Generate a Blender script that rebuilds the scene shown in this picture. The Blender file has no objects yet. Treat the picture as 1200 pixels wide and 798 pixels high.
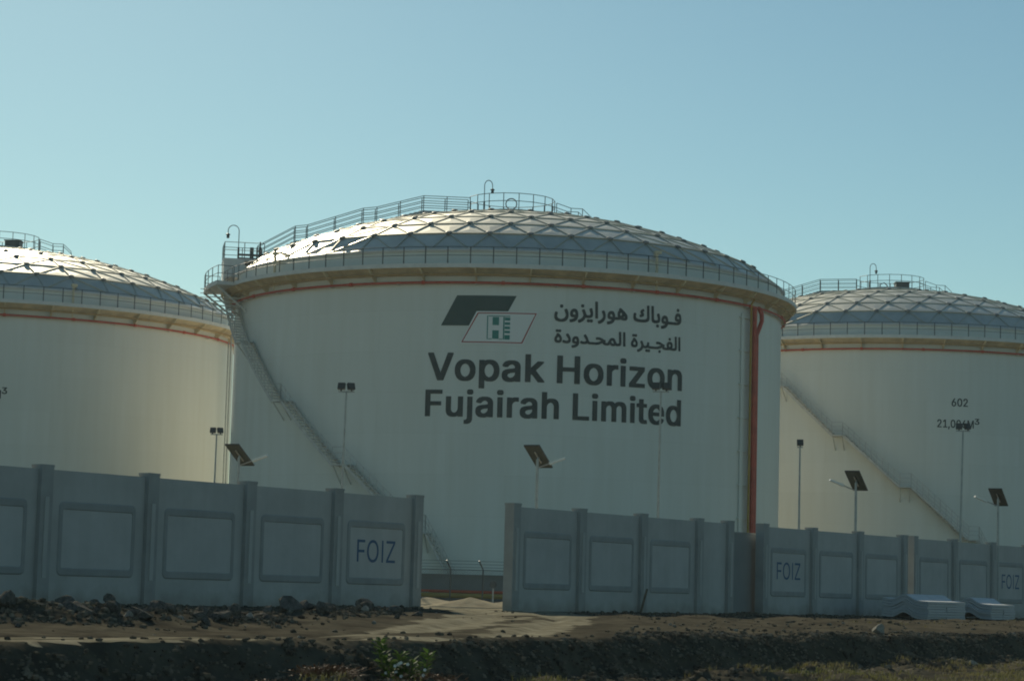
import bpy, bmesh, math, random
import numpy as np
from mathutils import Vector, Matrix

R_ = math.radians
scene = bpy.context.scene
COL = scene.collection
rng = random.Random(7)

# ------------------------------------------------------------------ camera
EYE = 0.5
cam_d = bpy.data.cameras.new('camera')
cam_d.sensor_width = 36.0
cam_d.lens = 82.245
cam_d.clip_start = 0.5
cam_d.clip_end = 12000
cam = bpy.data.objects.new('camera', cam_d)
COL.objects.link(cam)
CR = Vector((0.99964562, -0.00284575, 0.0264675))
CU = Vector((-0.02662005, -0.10686473, 0.99391715))
CF = Vector((0.0, 0.9942695, 0.10690261))
m = Matrix((CR, CU, -CF)).transposed().to_4x4()
m.translation = (0, 0, EYE)
cam.matrix_world = m
scene.camera = cam

# ------------------------------------------------------------------ world and sun
SUN_EL, SUN_AZ = 27.5, 15.5          # azimuth to the left of +Y (behind the tanks)
world = bpy.data.worlds.new('World')
scene.world = world
world.use_nodes = True
wn, wl = world.node_tree.nodes, world.node_tree.links
sky = wn.new('ShaderNodeTexSky')
sky.sky_type = 'NISHITA'
sky.sun_disc = False
sky.sun_elevation = R_(SUN_EL)
sky.sun_rotation = R_(-SUN_AZ)
sky.air_density = 1.0
sky.dust_density = 0.2
sky.ozone_density = 2.2
bg = wn['Background']
tint = wn.new('ShaderNodeMix'); tint.data_type = 'RGBA'; tint.blend_type = 'MULTIPLY'
tint.inputs['Factor'].default_value = 1.0
tint.inputs[7].default_value = (0.80, 1.0, 0.88, 1)
wl.new(sky.outputs[0], tint.inputs[6])
wl.new(tint.outputs[2], bg.inputs[0])
bg.inputs[1].default_value = 0.074
sun_d = bpy.data.lights.new('sun', 'SUN')
sun_d.energy = 4.9
sun_d.angle = R_(0.55)
sun_d.color = (1.0, 0.90, 0.68)
sun = bpy.data.objects.new('sun', sun_d)
COL.objects.link(sun)
SD = Vector((-math.sin(R_(SUN_AZ)) * math.cos(R_(SUN_EL)), math.cos(R_(SUN_AZ)) * math.cos(R_(SUN_EL)), math.sin(R_(SUN_EL))))
sun.rotation_euler = SD.to_track_quat('Z', 'Y').to_euler()
vs = scene.view_settings
vs.view_transform = 'Standard'
vs.look = 'None'
vs.exposure = 0.0
vs.gamma = 1.0
vs.use_curve_mapping = False
scene.render.engine = 'CYCLES'
scene.cycles.use_denoising = True
scene.cycles.filter_width = 1.9
scene.cycles.max_bounces = 6

# ------------------------------------------------------------------ helpers
class MB:
    """collects polygons for one mesh"""
    def __init__(self): self.v = []; self.f = []
    def add(self, vs_, fs):
        n = len(self.v); self.v += [tuple(p) for p in vs_]; self.f += [tuple(i + n for i in f) for f in fs]
        return self
    def obox(self, c, ax, ay, az):
        c = Vector(c); ax = Vector(ax); ay = Vector(ay); az = Vector(az)
        vs_ = [c + ax * i + ay * j + az * k for k in (-1, 1) for j in (-1, 1) for i in (-1, 1)]
        return self.add(vs_, [(0, 2, 3, 1), (4, 5, 7, 6), (0, 1, 5, 4), (2, 6, 7, 3), (0, 4, 6, 2), (1, 3, 7, 5)])
    def box(self, x0, x1, y0, y1, z0, z1):
        return self.obox(((x0 + x1) / 2, (y0 + y1) / 2, (z0 + z1) / 2), ((x1 - x0) / 2, 0, 0), (0, (y1 - y0) / 2, 0), (0, 0, (z1 - z0) / 2))
    def tube(self, pts, r, n=6, closed=False, r1=None):
        pts = [Vector(p) for p in pts]; N = len(pts); rings = []
        for i, p in enumerate(pts):
            if closed: t = pts[(i + 1) % N] - pts[i - 1]
            else: t = pts[min(i + 1, N - 1)] - pts[max(i - 1, 0)]
            t.normalize()
            if i == 0:
                ref = Vector((0, 0, 1)) if abs(t.z) < 0.9 else Vector((1, 0, 0)); a = t.cross(ref).normalized()
            else: a = (a - t * a.dot(t)).normalized()
            b = t.cross(a)
            rr = r if r1 is None else r + (r1 - r) * i / max(1, N - 1)
            rings.append([p + (a * math.cos(2 * math.pi * k / n) + b * math.sin(2 * math.pi * k / n)) * rr for k in range(n)])
        vs_ = [q for g in rings for q in g]; fs = []
        for i in range(N if closed else N - 1):
            j = (i + 1) % N
            for k in range(n):
                l = (k + 1) % n
                fs.append((i * n + k, i * n + l, j * n + l, j * n + k))
        if not closed:
            fs.append(tuple(range(n))[::-1]); fs.append(tuple((N - 1) * n + k for k in range(n)))
        return self.add(vs_, fs)
    def ring(self, prof, a0=0.0, a1=360.0, seg=192, close_prof=False):
        """revolve a profile of (r, z) about z; azimuth 0 faces -Y, positive towards +X"""
        full = abs(a1 - a0) >= 359.99
        cols = seg if full else seg + 1
        P = len(prof); vs_ = []; fs = []
        for i in range(cols):
            a = R_(a0 + (a1 - a0) * i / seg)
            for r, z in prof: vs_.append((r * math.sin(a), -r * math.cos(a), z))
        for i in range(seg):
            j = (i + 1) % cols
            for k in range(P if close_prof else P - 1):
                l = (k + 1) % P
                fs.append((i * P + k, j * P + k, j * P + l, i * P + l))
        if close_prof and not full:
            fs.append(tuple(range(P))[::-1]); fs.append(tuple((cols - 1) * P + k for k in range(P)))
        return self.add(vs_, fs)
    def mesh(self, name, mat, smooth=False):
        me = bpy.data.meshes.new(name)
        me.from_pydata(self.v, [], self.f)
        me.validate(); me.update()
        if mat: me.materials.append(mat)
        if smooth: me.shade_smooth()
        return me
    def build(self, name, mat, parent=None, smooth=False, loc=None, fix=True):
        me = self.mesh(name, mat, False)
        if fix:
            bm = bmesh.new(); bm.from_mesh(me)
            bmesh.ops.recalc_face_normals(bm, faces=bm.faces)
            bm.to_mesh(me); bm.free()
        if smooth: shade(me, smooth)
        return link(name, me, parent, loc)

def shade(me, ang):
    me.shade_smooth()
    if ang is not True:
        bm = bmesh.new(); bm.from_mesh(me)
        for e in bm.edges:
            if len(e.link_faces) == 2 and e.calc_face_angle(0) > R_(ang): e.smooth = False
        bm.to_mesh(me); bm.free()

def link(name, data, parent=None, loc=None):
    o = bpy.data.objects.new(name, data); COL.objects.link(o)
    if parent: o.parent = parent
    if loc is not None: o.location = loc
    return o

def tag(o, label=None, cat=None, group=None, kind=None):
    if label: o['label'] = label
    if cat: o['category'] = cat; o['kind'] = 'thing'
    if group: o['group'] = group
    if kind: o['kind'] = kind
    return o

def thing(name, label, cat, loc=(0, 0, 0), rz=0.0, group=None):
    o = link(name, None, None, loc); o.rotation_euler = (0, 0, rz); o.empty_display_size = 0.3
    return tag(o, label, cat, group)

def children(o): return [c for c in bpy.data.objects if c.parent == o]

def dup(root, loc, rz=0.0, label=None, sc=None):
    def rec(o, parent):
        c = o.copy(); COL.objects.link(c)
        if parent: c.parent = parent
        for ch in children(o): rec(ch, c)
        return c
    r = rec(root, None); r.location = loc; r.rotation_euler = (0, 0, rz)
    if label: r['label'] = label
    if sc: r.scale = sc
    return r

def sweep(mb, rows):
    # closed rectangular sections joined into one bar
    n = len(rows[0]); v = [p for r in rows for p in r]
    f = [(i * n + k, i * n + (k + 1) % n, (i + 1) * n + (k + 1) % n, (i + 1) * n + k) for i in range(len(rows) - 1) for k in range(n)]
    return mb.add(v, f + [tuple(range(n)), tuple((len(rows) - 1) * n + k for k in range(n))])

def cy(a, r, z):
    a = R_(a); return Vector((r * math.sin(a), -r * math.cos(a), z))

# ------------------------------------------------------------------ materials
def mat(name, col, rough=0.6, metal=0.0, var=0.0, scale=1.0, bump=0.0, bscale=20.0, spec=0.5, col2=None, stretch=None, detail=6.0):
    m_ = bpy.data.materials.new(name); m_.use_nodes = True
    nt = m_.node_tree; N = nt.nodes; L = nt.links
    b = N['Principled BSDF']
    b.inputs['Base Color'].default_value = (*col, 1)
    b.inputs['Roughness'].default_value = rough
    b.inputs['Metallic'].default_value = metal
    b.inputs['Specular IOR Level'].default_value = spec
    tc = N.new('ShaderNodeTexCoord'); src = tc.outputs['Object']
    if stretch:
        mp = N.new('ShaderNodeMapping'); mp.inputs['Scale'].default_value = stretch
        L.new(src, mp.inputs['Vector']); src = mp.outputs[0]
    if var or col2:
        nz = N.new('ShaderNodeTexNoise'); nz.inputs['Scale'].default_value = scale; nz.inputs['Detail'].default_value = detail
        nz.inputs['Roughness'].default_value = 0.62
        L.new(src, nz.inputs['Vector'])
        rp = N.new('ShaderNodeValToRGB')
        rp.color_ramp.elements[0].position = 0.32; rp.color_ramp.elements[1].position = 0.68
        if col2: c0, c1 = col2, col
        else:
            c0 = tuple(c * (1 - var) for c in col); c1 = tuple(min(1, c * (1 + var)) for c in col)
        rp.color_ramp.elements[0].color = (*c0, 1); rp.color_ramp.elements[1].color = (*c1, 1)
        L.new(nz.outputs[0], rp.inputs[0]); L.new(rp.outputs[0], b.inputs['Base Color'])
    if bump:
        n2 = N.new('ShaderNodeTexNoise'); n2.inputs['Scale'].default_value = bscale; n2.inputs['Detail'].default_value = 8
        L.new(src, n2.inputs['Vector'])
        bp = N.new('ShaderNodeBump'); bp.inputs['Strength'].default_value = bump; bp.inputs['Distance'].default_value = 0.05
        L.new(n2.outputs[0], bp.inputs['Height']); L.new(bp.outputs[0], b.inputs['Normal'])
    return m_

def shell_material():
    m_ = mat('tank_paint', (0.70, 0.71, 0.635), 0.45, spec=0.3)
    nt = m_.node_tree; N = nt.nodes; L = nt.links; b = N['Principled BSDF']
    tc = N.new('ShaderNodeTexCoord'); sx = N.new('ShaderNodeSeparateXYZ'); L.new(tc.outputs['Object'], sx.inputs[0])
    at = N.new('ShaderNodeMath'); at.operation = 'ARCTAN2'; L.new(sx.outputs[0], at.inputs[0]); L.new(sx.outputs[1], at.inputs[1])
    mu = N.new('ShaderNodeMath'); mu.operation = 'MULTIPLY'; mu.inputs[1].default_value = 18.3; L.new(at.outputs[0], mu.inputs[0])
    cb = N.new('ShaderNodeCombineXYZ'); L.new(mu.outputs[0], cb.inputs[0]); L.new(sx.outputs[2], cb.inputs[1])
    br = N.new('ShaderNodeTexBrick')                                     # welded plate courses
    br.inputs['Color1'].default_value = (0.69, 0.705, 0.655, 1); br.inputs['Color2'].default_value = (0.715, 0.73, 0.68, 1)
    br.inputs['Mortar'].default_value = (0.64, 0.65, 0.595, 1)
    br.inputs['Scale'].default_value = 1.0; br.inputs['Mortar Size'].default_value = 0.012
    br.inputs['Brick Width'].default_value = 9.0; br.inputs['Row Height'].default_value = 2.45
    br.inputs['Mortar Smooth'].default_value = 0.5
    L.new(cb.outputs[0], br.inputs['Vector'])
    mp = N.new('ShaderNodeMapping'); mp.inputs['Scale'].default_value = (0.9, 0.07, 1); L.new(cb.outputs[0], mp.inputs[0])
    nz = N.new('ShaderNodeTexNoise'); nz.inputs['Scale'].default_value = 1.6; nz.inputs['Detail'].default_value = 7; L.new(mp.outputs[0], nz.inputs['Vector'])
    rp = N.new('ShaderNodeValToRGB'); rp.color_ramp.elements[0].position = 0.3; rp.color_ramp.elements[1].position = 0.72
    rp.color_ramp.elements[0].color = (0.86, 0.84, 0.79, 1); rp.color_ramp.elements[1].color = (1, 1, 1, 1)
    L.new(nz.outputs[0], rp.inputs[0])
    # dust washed down from the wind girder: a band of streaks just under it
    mx = N.new('ShaderNodeMix'); mx.data_type = 'RGBA'; mx.blend_type = 'MULTIPLY'; mx.inputs['Factor'].default_value = 0.45
    L.new(br.outputs[0], mx.inputs[6]); L.new(rp.outputs[0], mx.inputs[7])
    L.new(mx.outputs[2], b.inputs['Base Color'])
    n2 = N.new('ShaderNodeTexNoise'); n2.inputs['Scale'].default_value = 0.35; n2.inputs['Detail'].default_value = 3; L.new(cb.outputs[0], n2.inputs['Vector'])
    ad = N.new('ShaderNodeMath'); ad.operation = 'MULTIPLY_ADD'; ad.inputs[1].default_value = -0.12
    L.new(br.outputs['Fac'], ad.inputs[0]); L.new(n2.outputs[0], ad.inputs[2])
    bp = N.new('ShaderNodeBump'); bp.inputs['Strength'].default_value = 0.25; bp.inputs['Distance'].default_value = 0.08
    L.new(ad.outputs[0], bp.inputs['Height']); L.new(bp.outputs[0], b.inputs['Normal'])
    return m_

M = {}
M['shell'] = shell_material()
M['alu'] = mat('mill_aluminium', (0.62, 0.585, 0.49), 0.45, 0.88, var=0.14, scale=0.5, bump=0.12, bscale=1.2)
M['batten'] = mat('aluminium_batten', (0.56, 0.53, 0.445), 0.48, 0.8, var=0.10, scale=1.5)
M['hub'] = mat('hub_cover_metal', (0.20, 0.21, 0.21), 0.55, 0.3)  # hub covers darkened: their shaded sides and shadow put into the colour
M['white_steel'] = mat('white_painted_steel', (0.62, 0.62, 0.59), 0.5, var=0.08, scale=2.0)
M['cream_steel'] = mat('dusty_cream_steel', (0.66, 0.56, 0.38), 0.6, var=0.22, scale=1.2, stretch=(1, 1, .4))  # tan cream tone, uneven in soft patches
M['dark_steel'] = mat('dark_galvanised_steel', (0.09, 0.10, 0.10), 0.55, 0.4, var=0.2, scale=5)
M['galv'] = mat('galvanised_steel', (0.34, 0.36, 0.36), 0.5, 0.5, var=0.15, scale=4)
M['stair'] = mat('weathered_white_steel', (0.50, 0.50, 0.47), 0.55, 0.1, var=0.15, scale=3)
M['red'] = mat('red_pipe_paint', (0.46, 0.075, 0.04), 0.5, var=0.2, scale=2)
M['orange'] = mat('orange_red_pipe_paint', (0.50, 0.075, 0.02), 0.45, var=0.15, scale=1.5)
M['yellow'] = mat('yellow_pipe_paint', (0.38, 0.24, 0.045), 0.45, var=0.15, scale=2)
M['ochre'] = mat('ochre_pipe_paint', (0.40, 0.25, 0.10), 0.55, var=0.2, scale=2)
M['letter'] = mat('dark_grey_lettering', (0.040, 0.050, 0.050), 0.6, var=0.25, scale=.8)
M['logo_dark'] = mat('dark_green_grey_paint', (0.028, 0.062, 0.058), 0.5, var=0.12, scale=.8)
M['logo_red'] = mat('red_outline_paint', (0.36, 0.05, 0.035), 0.5)
M['logo_white'] = mat('white_logo_paint', (0.74, 0.74, 0.71), 0.45)
M['logo_teal'] = mat('teal_logo_paint', (0.02, 0.20, 0.17), 0.5)
M['wall'] = mat('precast_concrete', (0.42, 0.42, 0.405), 0.8, var=0.10, scale=0.7, bump=0.15, bscale=9, detail=9)
M['wall_field'] = mat('painted_precast_field', (0.44, 0.44, 0.43), 0.75, var=0.08, scale=0.9, bump=0.1, bscale=12)
M['wall_frame'] = mat('grey_moulding_paint', (0.29, 0.30, 0.295), 0.75, var=0.1, scale=1.5)
M['post'] = mat('concrete_post', (0.32, 0.325, 0.315), 0.8, var=0.12, scale=1.1, bump=0.15, bscale=9)
M['foiz'] = mat('blue_lettering', (0.045, 0.10, 0.20), 0.6)
M['gate'] = mat('plain_grey_panel', (0.20, 0.22, 0.225), 0.7, var=0.1, scale=.8)
M['ground'] = mat('dusty_ground', (0.104, 0.094, 0.070), 0.97, col2=(0.043, 0.039, 0.031), scale=1.3, bump=1.0, bscale=4, spec=0.0, detail=11)
M['track'] = mat('pale_dust', (0.27, 0.25, 0.185), 0.95, col2=(0.11, 0.099, 0.072), scale=1.6, bump=0.9, bscale=5, spec=0.0, detail=10)
M['rock'] = mat('dark_rock', (0.17, 0.16, 0.14), 0.9, col2=(0.06, 0.058, 0.054), scale=3, bump=0.8, bscale=7, spec=0.0)
M['pale_rock'] = mat('pale_broken_concrete', (0.38, 0.36, 0.31), 0.9, col2=(0.2, 0.19, 0.165), scale=4, bump=0.6, bscale=9, spec=0.0)
M['gravel'] = mat('loose_stones', (0.20, 0.18, 0.14), 0.95, col2=(0.03, 0.023, 0.019), scale=2.5, spec=0.0)
M['sand'] = mat('pale_sand', (0.40, 0.35, 0.25), 0.95, col2=(0.28, 0.24, 0.17), scale=2.0, bump=0.5, bscale=8, spec=0.0)
M['yard'] = mat('pale_compound_sand', (0.40, 0.345, 0.245), 0.95, col2=(0.20, 0.17, 0.12), scale=.9, bump=0.8, bscale=4, spec=0.0)
M['sheet'] = mat('white_curved_concrete', (0.44, 0.455, 0.47), 0.6, var=0.08, scale=2.0, bump=0.1, bscale=9)
M['bund'] = mat('bund_concrete', (0.20, 0.20, 0.185), 0.85, var=0.12, scale=.8, bump=.2, bscale=5)
M['panel_cell'] = mat('solar_cells', (0.02, 0.026, 0.045), 0.25)
M['panel_back'] = mat('solar_back_sheet', (0.075, 0.085, 0.08), 0.7, spec=0.1)
M['lamp_dark'] = mat('dark_lamp_housing', (0.045, 0.05, 0.05), 0.5, 0.2)
M['lens'] = mat('lamp_glass', (0.30, 0.32, 0.33), 0.15, 0.0)
M['lamp_white'] = mat('pale_lamp_housing', (0.58, 0.60, 0.60), 0.35, 0.3)
M['leaf'] = mat('leaf_green', (0.075, 0.13, 0.03), 0.75, var=0.35, scale=6, spec=0.15)
M['stem'] = mat('shrub_stem', (0.13, 0.10, 0.06), 0.8)
M['flower'] = mat('white_flower', (0.80, 0.80, 0.76), 0.5)
M['grass'] = mat('dry_green_grass', (0.11, 0.125, 0.035), 0.7, col2=(0.17, 0.14, 0.06), scale=.6)
M['dry'] = mat('dry_brown_twigs', (0.17, 0.095, 0.05), 0.8, var=.3, scale=5)
M['wood'] = mat('weathered_wood', (0.13, 0.10, 0.07), 0.85, var=.3, scale=6)
for k in ('leaf', 'grass'):
    b = M[k].node_tree.nodes['Principled BSDF']
    b.inputs['Transmission Weight'].default_value = 0.0
    b.inputs['Subsurface Weight'].default_value = 0.0

def add_translucent(m_, f=0.35):
    nt = m_.node_tree; N = nt.nodes; L = nt.links; b = N['Principled BSDF']; out = N['Material Output']
    t = N.new('ShaderNodeBsdfTranslucent'); mx = N.new('ShaderNodeMixShader'); mx.inputs[0].default_value = f
    if b.inputs['Base Color'].is_linked: L.new(b.inputs['Base Color'].links[0].from_socket, t.inputs[0])
    L.new(b.outputs[0], mx.inputs[1]); L.new(t.outputs[0], mx.inputs[2]); L.new(mx.outputs[0], out.inputs[0])
add_translucent(M['leaf']); add_translucent(M['grass'])

def weather(m_, dirt=(0.17, 0.145, 0.10), h0=-0.12, h1=0.35, streak=0.14):
    """rain streaks, stains and a splash line of soil at the foot of a wall"""
    nt = m_.node_tree; N = nt.nodes; L = nt.links; b = N['Principled BSDF']
    src = b.inputs['Base Color'].links[0].from_socket
    tc = N.new('ShaderNodeTexCoord'); geo = N.new('ShaderNodeNewGeometry')
    mp = N.new('ShaderNodeMapping'); mp.inputs['Scale'].default_value = (3.5, 3.5, 0.22); L.new(geo.outputs['Position'], mp.inputs[0])
    n1 = N.new('ShaderNodeTexNoise'); n1.inputs['Scale'].default_value = 1.3; n1.inputs['Detail'].default_value = 8; L.new(mp.outputs[0], n1.inputs['Vector'])
    r1 = N.new('ShaderNodeValToRGB'); r1.color_ramp.elements[0].position = .35; r1.color_ramp.elements[1].position = .62
    r1.color_ramp.elements[0].color = (.72, .70, .66, 1); r1.color_ramp.elements[1].color = (1, 1, 1, 1); L.new(n1.outputs[0], r1.inputs[0])
    m1 = N.new('ShaderNodeMix'); m1.data_type = 'RGBA'; m1.blend_type = 'MULTIPLY'; m1.inputs['Factor'].default_value = streak; L.new(src, m1.inputs[6]); L.new(r1.outputs[0], m1.inputs[7])
    sx = N.new('ShaderNodeSeparateXYZ'); L.new(tc.outputs['Object'], sx.inputs[0])
    n2 = N.new('ShaderNodeTexNoise'); n2.inputs['Scale'].default_value = 2.2; n2.inputs['Detail'].default_value = 9; L.new(geo.outputs['Position'], n2.inputs['Vector'])
    ma = N.new('ShaderNodeMath'); ma.operation = 'MULTIPLY_ADD'; ma.inputs[1].default_value = -0.9; L.new(n2.outputs[0], ma.inputs[0]); L.new(sx.outputs[2], ma.inputs[2])
    mr = N.new('ShaderNodeMapRange'); mr.inputs['From Min'].default_value = h0 - .42; mr.inputs['From Max'].default_value = h1 - .45; mr.inputs['To Min'].default_value = .5; mr.inputs['To Max'].default_value = 0; L.new(ma.outputs[0], mr.inputs['Value'])
    m2 = N.new('ShaderNodeMix'); m2.data_type = 'RGBA'; L.new(mr.outputs[0], m2.inputs['Factor']); L.new(m1.outputs[2], m2.inputs[6]); m2.inputs[7].default_value = (*dirt, 1)
    L.new(m2.outputs[2], b.inputs['Base Color'])
for k in ('wall', 'wall_field', 'post', 'wall_frame'): weather(M[k])
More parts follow.
